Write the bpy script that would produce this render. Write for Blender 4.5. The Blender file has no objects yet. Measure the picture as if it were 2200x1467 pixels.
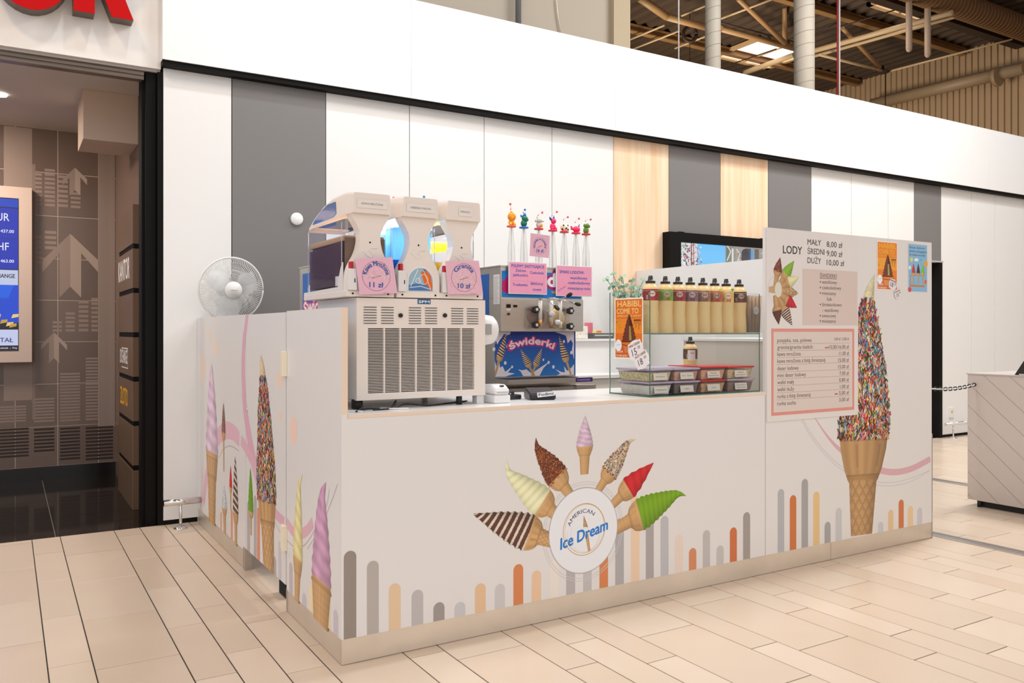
import bpy, bmesh, math, random
from mathutils import Vector, Matrix
random.seed(7)
R = math.radians
PI = math.pi
SC = bpy.context.scene
COL = SC.collection

# ------------------------------------------------------------------ camera
FPX, CXP, HYP, EYE = 1790.3, 1100.0, 711.0, 1.23
YAW = math.atan(2950 / 1790.3)
SX, CX = math.sin(YAW), math.cos(YAW)
CAM = (-1.0521, -2.9401, EYE)
cam = bpy.data.cameras.new('camera')
camo = bpy.data.objects.new('camera', cam)
COL.objects.link(camo)
cam.sensor_width = 36.0
cam.lens = FPX / 2200 * 36
cam.shift_y = -(733.5 - HYP) / 2200
cam.clip_end = 200
camo.location = CAM
fwd = Vector((CX, SX, 0))
camo.rotation_euler = (R(90), 0, math.atan2(fwd.y, fwd.x) - R(90))
SC.camera = camo

# ------------------------------------------------------------------ world, lights, exposure
SC.view_settings.view_transform = 'Standard'
SC.view_settings.look = 'None'
SC.view_settings.gamma = 1.0
SC.view_settings.exposure = 0.13
SC.view_settings.use_curve_mapping = False
w = bpy.data.worlds.new('hall_ambient')
SC.world = w
w.use_nodes = True
bg = w.node_tree.nodes['Background']
bg.inputs[0].default_value = (1.0, 0.94, 0.905, 1)
bg.inputs[1].default_value = 0.86

def area(name, loc, target, size, power, col, sy=None):
    l = bpy.data.lights.new(name, 'AREA')
    l.energy = power; l.color = col; l.size = size
    if sy:
        l.shape = 'RECTANGLE'; l.size_y = sy
    else:
        l.shape = 'DISK'
    o = bpy.data.objects.new(name, l); COL.objects.link(o)
    o.location = loc
    d = Vector(target) - Vector(loc)
    o.rotation_euler = d.to_track_quat('-Z', 'Y').to_euler()
    return o

for lx, pw in ((-0.6, 60), (2.0, 51), (4.6, 50), (7.2, 48), (9.8, 48)):
    area('track_lamp', (lx + 0.8, 0.45, 7.0), (lx, 2.7, 1.7), 0.30, pw * 0.92, (0.86, 0.94, 1.0))
area('fill_lamp', (4.6, -4.6, 5.6), (2.8, -1.0, 0.6), 2.0, 20, (1.0, 0.72, 0.48))  # unseen fill, added to warm the menu panel and floor
sp = bpy.data.lights.new('fill_spot', 'SPOT'); sp.energy = 95; sp.color = (0.64, 0.79, 1.0); sp.spot_size = R(52); sp.spot_blend = 1.0; sp.shadow_soft_size = 0.7  # unseen cool spot added to brighten the counter front
spo = bpy.data.objects.new('fill_spot', sp); COL.objects.link(spo); spo.location = (-2.6, -4.8, 3.0)
spo.rotation_euler = (Vector((0.9, 0.2, 0.75)) - spo.location).to_track_quat('-Z', 'Y').to_euler()
area('fill_lamp', (-2.4, 0.2, 6.2), (-1.7, 0.9, 0), 0.5, 62, (1.0, 0.76, 0.52))  # added warm fill for the left floor and shop fascia, source unseen
area('kiosk_fill', (1.6, 0.9, 4.6), (1.4, 0.9, 0), 0.8, 40, (1.0, 0.97, 0.95))  # no lamp of the kiosk: fill added to brighten the worktop
area('fill_lamp', (6.4, 0.6, 5.8), (6.2, 0.4, 0), 1.2, 175, (1.0, 0.95, 0.88))  # overhead fill added to lift the far floor at right
area('fill_lamp', (-3.8, 0.6, 3.4), (0.0, 1.4, 0.8), 1.4, 22, (0.52, 0.74, 1.0))  # bluish fill from outside the view, added to cool the left flank
area('rear_hall_fill', (9.0, 9.0, 3.2), (15, 8.5, 6.4), 3.5, 330, (1.0, 0.90, 0.76))  # added unseen fill, standing in for skylight daylight on roof and ribbed wall
area('shop_lamp', (-1.6, 4.0, 2.86), (-1.5, 4.3, 0), 0.5, 36, (1.0, 0.84, 0.70))

# ------------------------------------------------------------------ helpers
def PY(x, y, Y):
    r = (x - CXP) / FPX; u = (HYP - y) / FPX
    d = (SX * r + CX, -CX * r + SX, u); k = (Y - CAM[1]) / d[1]
    return (CAM[0] + k * d[0], Y, EYE + k * u)
def PX(x, y, X):
    r = (x - CXP) / FPX; u = (HYP - y) / FPX
    d = (SX * r + CX, -CX * r + SX, u); k = (X - CAM[0]) / d[0]
    return (X, CAM[1] + k * d[1], EYE + k * u)
def PZ(x, y, Z):
    r = (x - CXP) / FPX; u = (HYP - y) / FPX
    d = (SX * r + CX, -CX * r + SX, u); k = (Z - EYE) / u
    return (CAM[0] + k * d[0], CAM[1] + k * d[1], Z)
def PR(X, Y, Z):
    dx, dy = X - CAM[0], Y - CAM[1]
    r = dx * SX - dy * CX; f = dx * CX + dy * SX
    return CXP + FPX * r / f, HYP - FPX * (Z - EYE) / f, f

def lin(c):
    c = c / 255.0
    return c / 12.92 if c <= 0.04045 else ((c + 0.055) / 1.055) ** 2.4
def S(r, g, b):
    return (lin(r), lin(g), lin(b))
WHF = (228, 217, 219)     # how a white board reads on the counter front
WHM = (215, 188, 176)     # ... on the menu side
WHL = (198, 192, 194)     # ... on the left flank
def OB(c, wh=WHF, a=0.80):
    return tuple(min(0.95, max(0.004, a * lin(c[i]) / lin(wh[i]))) for i in range(3))

MATS = {}
def mat(name, rgb, rough=0.5, metal=0.0, noise=0.0, scale=8.0, bump=0.0, spec=0.5, stretch=None, emit=0.0, coat=0.0, trans=0.0):
    if name in MATS: return MATS[name]
    m = bpy.data.materials.new(name); m.use_nodes = True
    nt = m.node_tree; b = nt.nodes['Principled BSDF']
    b.inputs['Base Color'].default_value = (*rgb, 1)
    b.inputs['Roughness'].default_value = rough
    b.inputs['Metallic'].default_value = metal
    b.inputs['Specular IOR Level'].default_value = spec
    b.inputs['Coat Weight'].default_value = coat
    if emit:
        b.inputs['Emission Color'].default_value = (*rgb, 1)
        b.inputs['Emission Strength'].default_value = emit
    if trans:
        tl = nt.nodes.new('ShaderNodeBsdfTranslucent'); tl.inputs[0].default_value = (*rgb, 1); ms = nt.nodes.new('ShaderNodeMixShader'); ms.inputs[0].default_value = trans
        ou = nt.nodes['Material Output']; nt.links.new(b.outputs[0], ms.inputs[1]); nt.links.new(tl.outputs[0], ms.inputs[2]); nt.links.new(ms.outputs[0], ou.inputs[0])
    if noise or bump:
        tc = nt.nodes.new('ShaderNodeTexCoord'); mp = nt.nodes.new('ShaderNodeMapping')
        n = nt.nodes.new('ShaderNodeTexNoise'); n.inputs['Scale'].default_value = scale
        n.inputs['Detail'].default_value = 5
        nt.links.new(tc.outputs['Object'], mp.inputs[0]); nt.links.new(mp.outputs[0], n.inputs['Vector'])
        if stretch: mp.inputs['Scale'].default_value = stretch
        if noise:
            cr = nt.nodes.new('ShaderNodeMix'); cr.data_type = 'RGBA'
            cr.inputs[6].default_value = (*[c * (1 - noise) for c in rgb], 1)
            cr.inputs[7].default_value = (*[min(1, c * (1 + noise)) for c in rgb], 1)
            mr = nt.nodes.new('ShaderNodeMapRange')
            mr.inputs[1].default_value = 0.3; mr.inputs[2].default_value = 0.7
            nt.links.new(n.outputs[0], mr.inputs[0]); nt.links.new(mr.outputs[0], cr.inputs[0])
            nt.links.new(cr.outputs[2], b.inputs['Base Color'])
        if bump:
            bp = nt.nodes.new('ShaderNodeBump'); bp.inputs['Strength'].default_value = bump
            bp.inputs['Distance'].default_value = 0.01
            nt.links.new(n.outputs[0], bp.inputs['Height']); nt.links.new(bp.outputs[0], b.inputs['Normal'])
    MATS[name] = m
    return m

def glass_mat(name, tint=(1, 1, 1), refl=0.10, rough=0.02, alpha=1.0, body=None):
    """thin pane: clear transmission + fresnel gloss, optional milky share"""
    if name in MATS: return MATS[name]
    m = bpy.data.materials.new(name); m.use_nodes = True
    nt = m.node_tree; nt.nodes.clear()
    out = nt.nodes.new('ShaderNodeOutputMaterial')
    tr = nt.nodes.new('ShaderNodeBsdfTransparent'); tr.inputs[0].default_value = (*tint, 1)
    gl = nt.nodes.new('ShaderNodeBsdfGlossy'); gl.inputs['Roughness'].default_value = rough
    mx = nt.nodes.new('ShaderNodeMixShader')
    fr = nt.nodes.new('ShaderNodeLayerWeight'); fr.inputs[0].default_value = refl
    nt.links.new(fr.outputs['Fresnel'], mx.inputs[0])
    src = tr.outputs[0]
    if body:
        df = nt.nodes.new('ShaderNodeBsdfPrincipled'); df.inputs['Base Color'].default_value = (*body, 1)
        m2 = nt.nodes.new('ShaderNodeMixShader'); m2.inputs[0].default_value = alpha
        nt.links.new(tr.outputs[0], m2.inputs[1]); nt.links.new(df.outputs[0], m2.inputs[2])
        src = m2.outputs[0]
    nt.links.new(src, mx.inputs[1]); nt.links.new(gl.outputs[0], mx.inputs[2])
    nt.links.new(mx.outputs[0], out.inputs[0])
    MATS[name] = m
    return m

def print_mat(name='printed_vinyl', rough=0.45, emit=0.0):
    if name in MATS: return MATS[name]
    m = bpy.data.materials.new(name); m.use_nodes = True
    nt = m.node_tree; b = nt.nodes['Principled BSDF']
    a = nt.nodes.new('ShaderNodeVertexColor'); a.layer_name = 'Col'
    nt.links.new(a.outputs['Color'], b.inputs['Base Color'])
    b.inputs['Roughness'].default_value = rough
    if emit:
        nt.links.new(a.outputs['Color'], b.inputs['Emission Color']); b.inputs['Emission Strength'].default_value = emit
        b.inputs['Base Color'].default_value = (0.02, 0.02, 0.02, 1)
        nt.links.remove(b.inputs['Base Color'].links[0])
    MATS[name] = m
    return m

def wood_mat(name, a, b_, scale=3.0, axis='Z'):
    m = bpy.data.materials.new(name); m.use_nodes = True
    nt = m.node_tree; b = nt.nodes['Principled BSDF']
    tc = nt.nodes.new('ShaderNodeTexCoord'); mp = nt.nodes.new('ShaderNodeMapping')
    mp.inputs['Scale'].default_value = (9, 9, 0.35) if axis == 'Z' else (0.4, 9, 9)
    n = nt.nodes.new('ShaderNodeTexNoise'); n.inputs['Scale'].default_value = scale; n.inputs['Detail'].default_value = 7
    cr = nt.nodes.new('ShaderNodeValToRGB')
    cr.color_ramp.elements[0].position = 0.35; cr.color_ramp.elements[0].color = (*a, 1)
    cr.color_ramp.elements[1].position = 0.68; cr.color_ramp.elements[1].color = (*b_, 1)
    nt.links.new(tc.outputs['Object'], mp.inputs[0]); nt.links.new(mp.outputs[0], n.inputs['Vector'])
    nt.links.new(n.outputs[0], cr.inputs[0]); nt.links.new(cr.outputs[0], b.inputs['Base Color'])
    b.inputs['Roughness'].default_value = 0.45
    MATS[name] = m
    return m

# --- bmesh shapes
def box(bm, x0, x1, y0, y1, z0, z1, bev=0.0):
    vs = [bm.verts.new(p) for p in ((x0, y0, z0), (x1, y0, z0), (x1, y1, z0), (x0, y1, z0), (x0, y0, z1), (x1, y0, z1), (x1, y1, z1), (x0, y1, z1))]
    fs = [bm.faces.new([vs[i] for i in f]) for f in ((0, 3, 2, 1), (4, 5, 6, 7), (0, 1, 5, 4), (1, 2, 6, 5), (2, 3, 7, 6), (3, 0, 4, 7))]
    if bev > 0:
        es = list({e for f in fs for e in f.edges})
        bmesh.ops.bevel(bm, geom=es, offset=bev, segments=2, affect='EDGES', profile=0.6)
def cyl(bm, p0, p1, r0, r1=None, n=12, caps=True):
    p0, p1 = Vector(p0), Vector(p1); r1 = r0 if r1 is None else r1
    d = (p1 - p0).normalized(); a = d.orthogonal().normalized(); b = d.cross(a)
    A = [bm.verts.new(p0 + (a * math.cos(t) + b * math.sin(t)) * r0) for t in [2 * PI * i / n for i in range(n)]]
    B = [bm.verts.new(p1 + (a * math.cos(t) + b * math.sin(t)) * r1) for t in [2 * PI * i / n for i in range(n)]]
    for i in range(n):
        f = bm.faces.new((A[i], A[(i + 1) % n], B[(i + 1) % n], B[i])); f.smooth = True
    if caps:
        bm.faces.new(A[::-1]); bm.faces.new(B)
def tube(bm, pts, r, n=8, taper=None):
    pts = [Vector(p) for p in pts]; rings = []
    up = None
    for i, p in enumerate(pts):
        d = (pts[min(i + 1, len(pts) - 1)] - pts[max(i - 1, 0)]).normalized()
        if up is None: up = d.orthogonal().normalized()
        up = (up - d * up.dot(d)).normalized(); b = d.cross(up)
        rr = r if taper is None else r * taper[i]
        rings.append([bm.verts.new(p + (up * math.cos(2 * PI * k / n) + b * math.sin(2 * PI * k / n)) * rr) for k in range(n)])
    for i in range(len(rings) - 1):
        for k in range(n):
            f = bm.faces.new((rings[i][k], rings[i][(k + 1) % n], rings[i + 1][(k + 1) % n], rings[i + 1][k])); f.smooth = True
    bm.faces.new(rings[0][::-1]); bm.faces.new(rings[-1])
def lathe(bm, prof, c=(0, 0, 0), n=24, axis='Z', caps=True):
    c = Vector(c); rings = []
    for r, z in prof:
        ring = []
        for k in range(n):
            t = 2 * PI * k / n; u, v = r * math.cos(t), r * math.sin(t)
            p = (u, v, z) if axis == 'Z' else ((z, u, v) if axis == 'X' else (v, z, u))
            ring.append(bm.verts.new(c + Vector(p)))
        rings.append(ring)
    for i in range(len(rings) - 1):
        for k in range(n):
            f = bm.faces.new((rings[i][k], rings[i][(k + 1) % n], rings[i + 1][(k + 1) % n], rings[i + 1][k])); f.smooth = True
    if caps:
        if prof[0][0] > 1e-5: bm.faces.new(rings[0][::-1])
        if prof[-1][0] > 1e-5: bm.faces.new(rings[-1])
def ball(bm, c, r, sc=(1, 1, 1), n=14, rot=None):
    m = Matrix.Translation(Vector(c))
    if rot is not None: m = m @ rot
    m = m @ Matrix.Diagonal((r * sc[0], r * sc[1], r * sc[2], 1))
    g = bmesh.ops.create_uvsphere(bm, u_segments=n, v_segments=max(6, n // 2 + 1), radius=1.0, matrix=m)
    for v in g['verts']:
        for f in v.link_faces: f.smooth = True
def prism(bm, pts, axis, a, b):
    """extrude polygon pts (2D) along axis between a and b. axis 'Y': pts=(x,z); 'X': (y,z); 'Z': (x,y)"""
    def P(p, t):
        return (p[0], t, p[1]) if axis == 'Y' else ((t, p[0], p[1]) if axis == 'X' else (p[0], p[1], t))
    A = [bm.verts.new(P(p, a)) for p in pts]; B = [bm.verts.new(P(p, b)) for p in pts]
    n = len(pts)
    bm.faces.new(A); bm.faces.new(B[::-1])
    for i in range(n):
        bm.faces.new((A[i], B[i], B[(i + 1) % n], A[(i + 1) % n]))
def smooth(bm):
    for f in bm.faces: f.smooth = True

def obj(name, bm, m, parent=None):
    bmesh.ops.recalc_face_normals(bm, faces=bm.faces)
    me = bpy.data.meshes.new(name); bm.to_mesh(me); bm.free()
    me.materials.append(m)
    o = bpy.data.objects.new(name, me); COL.objects.link(o)
    if parent is not None:
        o.parent = parent
        o.location = -parent_world(parent)
    return o
def parent_world(p):
    v = Vector((0, 0, 0))
    while p is not None:
        v += Vector(p.location); p = p.parent
    return v
def thing(name, label, cat, loc=(0, 0, 0), group=None):
    o = bpy.data.objects.new(name, None); COL.objects.link(o)
    o.location = loc; o['label'] = label; o['category'] = cat
    o.empty_display_size = 0.05
    if group: o['group'] = group
    return o
def tag(o, label, cat, group=None):
    o['label'] = label; o['category'] = cat
    if group: o['group'] = group
    return o
def struct(name, bm, m, parent=None):
    o = obj(name, bm, m, parent)
    if parent is None: o['kind'] = 'structure'
    return o
def B():
    return bmesh.new()
def quick(name, m, parent, *boxes, bev=0.0):
    bm = B()
    for b in boxes: box(bm, *b, bev=bev)
    return obj(name, bm, m, parent)
def placed(o, M):
    """transform the mesh of an object in place (before its copies are made)"""
    o.data.transform(M); return o

# --- glyphs and flat prints
GL = {}
def glyph(s, bold=0.0):
    k = (s, bold)
    if k in GL: return GL[k]
    cu = bpy.data.curves.new('t', 'FONT'); cu.body = s; cu.size = 1.0; cu.offset = bold; cu.resolution_u = 3
    o = bpy.data.objects.new('t', cu); COL.objects.link(o)
    dg = bpy.context.evaluated_depsgraph_get(); dg.update()
    me = bpy.data.meshes.new_from_object(o.evaluated_get(dg))
    vs = [(v.co.x, v.co.y) for v in me.vertices]; fs = [tuple(p.vertices) for p in me.polygons]
    bpy.data.objects.remove(o); bpy.data.curves.remove(cu); bpy.data.meshes.remove(me)
    xs = [v[0] for v in vs] or [0, 1]
    GL[k] = (vs, fs, min(xs), max(xs))
    return GL[k]
CAPH = 0.70

class Print:
    """flat colour print on a plane: u to the viewer's right, v up, layers a fraction of a millimetre apart"""
    def __init__(s, O, U, V, N, step=0.00025):
        step = 0.00006; s.seq = 0
        s.O, s.U, s.V, s.N = Vector(O), Vector(U), Vector(V), Vector(N).normalized()
        s.v, s.f, s.c, s.step = [], [], [], step
    def add(s, pts, faces, cols, layer):
        k = len(s.v); s.seq += 1; d_ = s.N * (layer * s.step + 0.00016 + (s.seq % 14) * 4e-6)
        for p in pts: s.v.append(s.O + s.U * p[0] + s.V * p[1] + d_)
        for f in faces: s.f.append(tuple(i + k for i in f))
        if isinstance(cols, list): s.c += cols
        else: s.c += [cols] * len(pts)
    def poly(s, pts, col, l=1): s.add(pts, [tuple(range(len(pts)))], col, l)
    def rect(s, a, b, c, d, col, l=1): s.poly([(a, c), (b, c), (b, d), (a, d)], col, l)
    def disc(s, c, rx, ry, col, l=1, n=40): s.poly([(c[0] + rx * math.cos(2 * PI * i / n), c[1] + ry * math.sin(2 * PI * i / n)) for i in range(n)], col, l)
    def ring(s, c, r, w, col, l=1, n=48, a0=0, a1=2 * PI, ry=None):
        ry = ry or r
        s.line([(c[0] + r * math.cos(a0 + (a1 - a0) * i / n), c[1] + ry * math.sin(a0 + (a1 - a0) * i / n)) for i in range(n + 1)], w, col, l)
    def line(s, pts, w, col, l=1):
        n = len(pts); P = []
        for i, p in enumerate(pts):
            a, b = pts[max(i - 1, 0)], pts[min(i + 1, n - 1)]
            dx, dy = b[0] - a[0], b[1] - a[1]; L = math.hypot(dx, dy) or 1
            ww = w[i] if isinstance(w, (list, tuple)) else w
            P += [(p[0] - dy / L * ww / 2, p[1] + dx / L * ww / 2), (p[0] + dy / L * ww / 2, p[1] - dx / L * ww / 2)]
        s.add(P, [(2 * i, 2 * i + 1, 2 * i + 3, 2 * i + 2) for i in range(n - 1)], col, l)
    def curve(s, pts, w, col, l=1, k=8):
        P = [pts[0]] + list(pts) + [pts[-1]]; W = w if isinstance(w, (list, tuple)) else [w] * len(pts); o, ww = [], []
        for i in range(len(pts) - 1):
            a, b, c, d = P[i:i + 4]
            for j in range(k + (i == len(pts) - 2)):
                t = j / k
                o.append(tuple(.5 * (2 * b[q] + (c[q] - a[q]) * t + (2 * a[q] - 5 * b[q] + 4 * c[q] - d[q]) * t * t + (3 * b[q] - a[q] - 3 * c[q] + d[q]) * t ** 3) for q in (0, 1)))
                ww.append(W[i] * (1 - t) + W[i + 1] * t)
        s.line(o, ww, col, l)
    def stripe(s, x, w, z0, z1, col, l=1):
        r = w / 2; pts = [(x - r, z0), (x + r, z0)]
        pts += [(x + r * math.cos(PI * i / 12), z1 - r + r * math.sin(PI * i / 12)) for i in range(13)]
        s.poly(pts, col, l)
    def text(s, t, u, v, h, col, l=3, width=None, bold=0.0, rot=0.0, shear=0.0, align='L', bend=None, sx=1.0):
        vs, fs, x0, x1 = glyph(t)
        k = h / CAPH
        kx = (width / (x1 - x0)) if width else k * sx
        W = (x1 - x0) * kx
        off = {'L': 0, 'C': -W / 2, 'R': -W}[align]
        ca, sa = math.cos(rot), math.sin(rot)
        if bold <= 0.003: sh = [(0, 0)]
        elif bold < 0.06: sh = [(-bold, 0), (bold, 0), (0, bold * .8), (0, -bold * .8)]
        else: sh = [(bold * math.cos(2 * PI * i / 13), bold * math.sin(2 * PI * i / 13)) for i in range(13)]
        for bx_, by_ in sh:
            out = []
            for x, y in vs:
                X = (x - x0) * kx + off + bx_ * k; Y = y * k + by_ * k
                if bend:
                    a = X / bend; rr = bend + Y
                    X, Y = rr * math.sin(a), rr * math.cos(a)
                X += shear * Y if not bend else 0
                out.append((u + X * ca - Y * sa, v + X * sa + Y * ca))
            s.add(out, fs, col, l)
    def build(s, name, parent=None, m=None):
        me = bpy.data.meshes.new(name); me.from_pydata([tuple(p) for p in s.v], [], s.f)
        a = me.color_attributes.new('Col', 'FLOAT_COLOR', 'POINT')
        for i, c in enumerate(s.c): a.data[i].color = (*c[:3], 1)
        me.materials.append(m or print_mat())
        o = bpy.data.objects.new(name, me); COL.objects.link(o)
        if parent is not None:
            o.parent = parent; o.location = -parent_world(parent)
        return o

def mixc(a, b, t): return tuple(a[i] * (1 - t) + b[i] * t for i in range(3))
def mulc(a, k): return tuple(max(0.002, min(0.95, c * k)) for c in a)
def vnoise(x, y, s=0):
    def h(i, j): return (math.sin(i * 127.1 + j * 311.7 + s * 74.7) * 43758.5453) % 1.0
    i, j = math.floor(x), math.floor(y); fx, fy = x - i, y - j; fx = fx * fx * (3 - 2 * fx); fy = fy * fy * (3 - 2 * fy)
    return (h(i, j) * (1 - fx) + h(i + 1, j) * fx) * (1 - fy) + (h(i, j + 1) * (1 - fx) + h(i + 1, j + 1) * fx) * fy
def prof(ts, t):
    for (a, wa), (b, wb) in zip(ts, ts[1:]):
        if a <= t <= b: return wa + (wb - wa) * (t - a) / (b - a)
    return ts[-1][1]
SPR = [S(60, 28, 22), S(90, 30, 24), S(170, 30, 34), S(200, 40, 40), S(220, 190, 60), S(70, 140, 190), S(60, 130, 60), S(40, 25, 22), S(230, 130, 150), S(235, 225, 205), S(230, 110, 40), S(60, 25, 18), S(120, 160, 200)]
def cone(P, A, T, W, kind, cream, l=4, wh=WHF, tc=0.46, hook=0.0, tiers=8, stem=0.30, n=64, spr=0, slen=1.0, swid=1.0, k_wafer=1.0, clip=None, cup=0.12, taper=1.0, blunt=0.0, fat=1.0):
    if kind == 'swirl': n = max(n, 150)
    """soft ice in a wafer cone, printed: A wafer foot, T tip, W full width"""
    P.cn = getattr(P, 'cn', 0) + 1; l += P.cn * .12
    A, T = Vector(A), Vector(T); d = T - A; L = d.length; d = d / L; q = Vector((d.y, -d.x))
    tan1, tan2 = OB((226, 176, 120), (235, 225, 220)), OB((150, 96, 50), (235, 225, 220))
    tan1 = mulc(tan1, k_wafer); tan2 = mulc(tan2, k_wafer)
    tcup = tc - cup
    ws = [(0, stem * 0.85), (tcup - 0.01, stem * 1.10), (tcup, stem * 1.22), (tcup + 0.22 * cup, max(stem * 1.3, 0.76)), (tcup + 0.6 * cup, 0.92), (tc, 1.0)]
    cr = [(tc, 1.0), (tc + 0.1 * (1 - tc), 1.02), (tc + 0.3 * (1 - tc), 0.88), (tc + 0.6 * (1 - tc), 0.56), (tc + 0.82 * (1 - tc), 0.26), (tc + 0.93 * (1 - tc), 0.13), (1.0, 0.02)]
    big = W > .3 or n > 75; m = 27 if big else 11; n = max(n, 210) if big else n
    pts, cols, faces = [], [], []
    for i in range(n + 1):
        t = i / n
        cream_part = t > tc
        if cream_part:
            wdt = prof(cr, t) ** fat * (1 + 0.05 * math.sin(2 * PI * tiers * (t - tc) / (1 - tc))) * taper
            if kind == 'plain': wdt = prof(cr, t)
        else: wdt = prof(ws, t)
        bendx = hook * max(0, (t - 0.86) / 0.14) ** 2 * W
        for j in range(m):
            sgn = -1 + 2 * j / (m - 1)
            p = A + d * (L * t) + q * (sgn * wdt * W / 2 + bendx)
            if clip and not clip(p):
                p = Vector(clip(p, True))
            pts.append((p.x, p.y))
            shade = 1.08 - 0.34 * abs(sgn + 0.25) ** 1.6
            if not cream_part:
                if t < tcup:
                    g = 0.5 + 0.5 * math.sin(t * L / W * 26 + sgn * 7) * math.sin(t * L / W * 26 - sgn * 7)
                    if big:
                        q1, q2 = (t * L / W * 2.6 + sgn * .9) % .5, (t * L / W * 2.6 - sgn * .9) % .5; g = 1.5 if min(q1, q2, .5 - q1, .5 - q2) < .055 else .15 + .5 * (q1 > .25) * (q2 > .25)
                    c = mixc(tan1, tan2, 0.10 + 0.28 * g)
                elif t < tcup + 0.02: c = mixc(tan1, tan2, 0.5)
                else: c = mixc(tan1, tan2, 0.14 + 0.25 * (0.5 + 0.5 * math.sin(sgn * 14)) * (t < tc - 0.03))
                if big and tcup + .25 * cup < t < tc - .28 * cup and .62 < (sgn * 2 + 2.3) % 1.0 < 0.74: c = mulc(c, .72)
                if big and (abs(t - tc + .2 * cup) < .004 or abs(t - tcup - .02) < .003): c = mulc(c, .75)
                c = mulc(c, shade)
            else:
                u = (t - tc) / (1 - tc)
                ph = (u * tiers + sgn * 0.35) % 1.0
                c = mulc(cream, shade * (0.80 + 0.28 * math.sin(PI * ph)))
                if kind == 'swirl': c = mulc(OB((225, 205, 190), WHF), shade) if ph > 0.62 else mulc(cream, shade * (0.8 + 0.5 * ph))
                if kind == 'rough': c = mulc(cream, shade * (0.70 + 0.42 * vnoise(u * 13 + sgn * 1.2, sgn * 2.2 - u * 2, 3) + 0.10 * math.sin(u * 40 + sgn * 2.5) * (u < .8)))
                if kind in ('sprinkle', 'nut'): c = mulc(cream, shade * random.uniform(0.5, 1.2))
            cols.append(c)
    for i in range(n):
        for j in range(m - 1):
            a = i * m + j; faces.append((a, a + 1, a + m + 1, a + m))
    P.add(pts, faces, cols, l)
    for k in range(spr):
        t = tc - 0.02 + (0.90 - tc) * (1 - (1 - random.random()) ** 0.6) if False else tc - 0.03 + (0.93 - tc) * random.random() ** 1.25
        wdt = prof(cr, max(t, tc)) ** fat * taper * W / 2 * 1.04
        sgn = random.uniform(-1, 1)
        p = A + d * (L * t) + q * (sgn * wdt)
        if clip and not clip(p): continue
        a = random.uniform(-0.9, 0.9) + math.atan2(d.y, d.x)
        ln, wd = 0.010 * slen * random.uniform(.7, 1.3), 0.0032 * swid
        e = Vector((math.cos(a), math.sin(a))) * ln; f = Vector((-math.sin(a), math.cos(a))) * wd
        if kind == 'nut': c = random.choice([S(190, 95, 45), S(120, 60, 30), S(215, 130, 70), S(80, 40, 25)])
        else: c = random.choice(SPR)
        c = mulc(c, (1.05 - 0.3 * abs(sgn)))
        P.poly([tuple(p - e / 2 - f / 2), tuple(p + e / 2 - f / 2), tuple(p + e / 2 + f / 2), tuple(p - e / 2 + f / 2)], c, l + 1 + (k % 23) * 0.35)
# ------------------------------------------------------------------ materials of the setting
M_white = mat('white_laminate', (0.80, 0.79, 0.785), 0.38)
M_panel = mat('white_wall_panel', (0.80, 0.795, 0.785), 0.42)
M_fascia = mat('white_fascia_panel', (0.86, 0.86, 0.86), 0.35)
M_grey = mat('grey_wall_panel', (0.19, 0.182, 0.182), 0.42)
M_wood = wood_mat('light_oak_panel', S(236, 198, 160), S(248, 222, 194), 2.2)
M_black = mat('black_metal', (0.006, 0.0055, 0.005), 0.6, spec=0.12)
M_joint = mat('dark_joint', (0.02, 0.018, 0.016), 0.8)
M_steel = mat('brushed_steel', (0.56, 0.53, 0.50), 0.32, 0.9, noise=0.06, scale=14, stretch=(1, 1, 30))
M_chrome = mat('chrome', (0.75, 0.74, 0.73), 0.12, 1.0)
M_kick = mat('kick_plate_steel', (0.74, 0.67, 0.58), 0.38, 0.6, noise=0.05, scale=5)
M_edge = mat('beige_edge_band', S(238, 216, 194), 0.5)
M_beige = mat('beige_upper_wall', S(186, 172, 154), 0.7)

# ------------------------------------------------------------------ floor with its tiles
X0, W1 = 0.391, 0.146
COLS = [(0, 2, -0.169), (2, 1, 0.145), (3, 1, -0.256), (4, 1, -0.562), (5, 2, -0.345), (7, 1, -0.062)]
bm = B(); box(bm, -9, 26, -12, 2.73, -0.06, -0.003)
FLOOR = struct('floor', bm, M_joint)
bm = B(); box(bm, -9, 26, 2.73, 15, -0.06, -0.0035)
fb = struct('floor', bm, M_joint)
TM = []
for i, c in enumerate(((0.70, 0.57, 0.45), (0.68, 0.545, 0.425), (0.72, 0.585, 0.465), (0.665, 0.53, 0.41))):
    TM.append(mat('beige_floor_tile_%s' % 'abcd'[i], c, 0.30, noise=0.035, scale=2.5, spec=0.42))
tmesh = {}
def tile_mesh(wn, k):
    if (wn, k) not in tmesh:
        b = B(); g = 0.0022; wd = W1 * wn
        box(b, g, wd - g, g, 0.5995 - g, -0.02, 0.0)
        es = [e for e in b.edges if e.verts[0].co.z > -0.001 and e.verts[1].co.z > -0.001]
        bmesh.ops.bevel(b, geom=es, offset=0.0012, segments=1, affect='EDGES')
        bmesh.ops.recalc_face_normals(b, faces=b.faces)
        me = bpy.data.meshes.new('floor_tile'); b.to_mesh(me); b.free(); me.materials.append(TM[k]); tmesh[(wn, k)] = me
    return tmesh[(wn, k)]
cand = []
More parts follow.
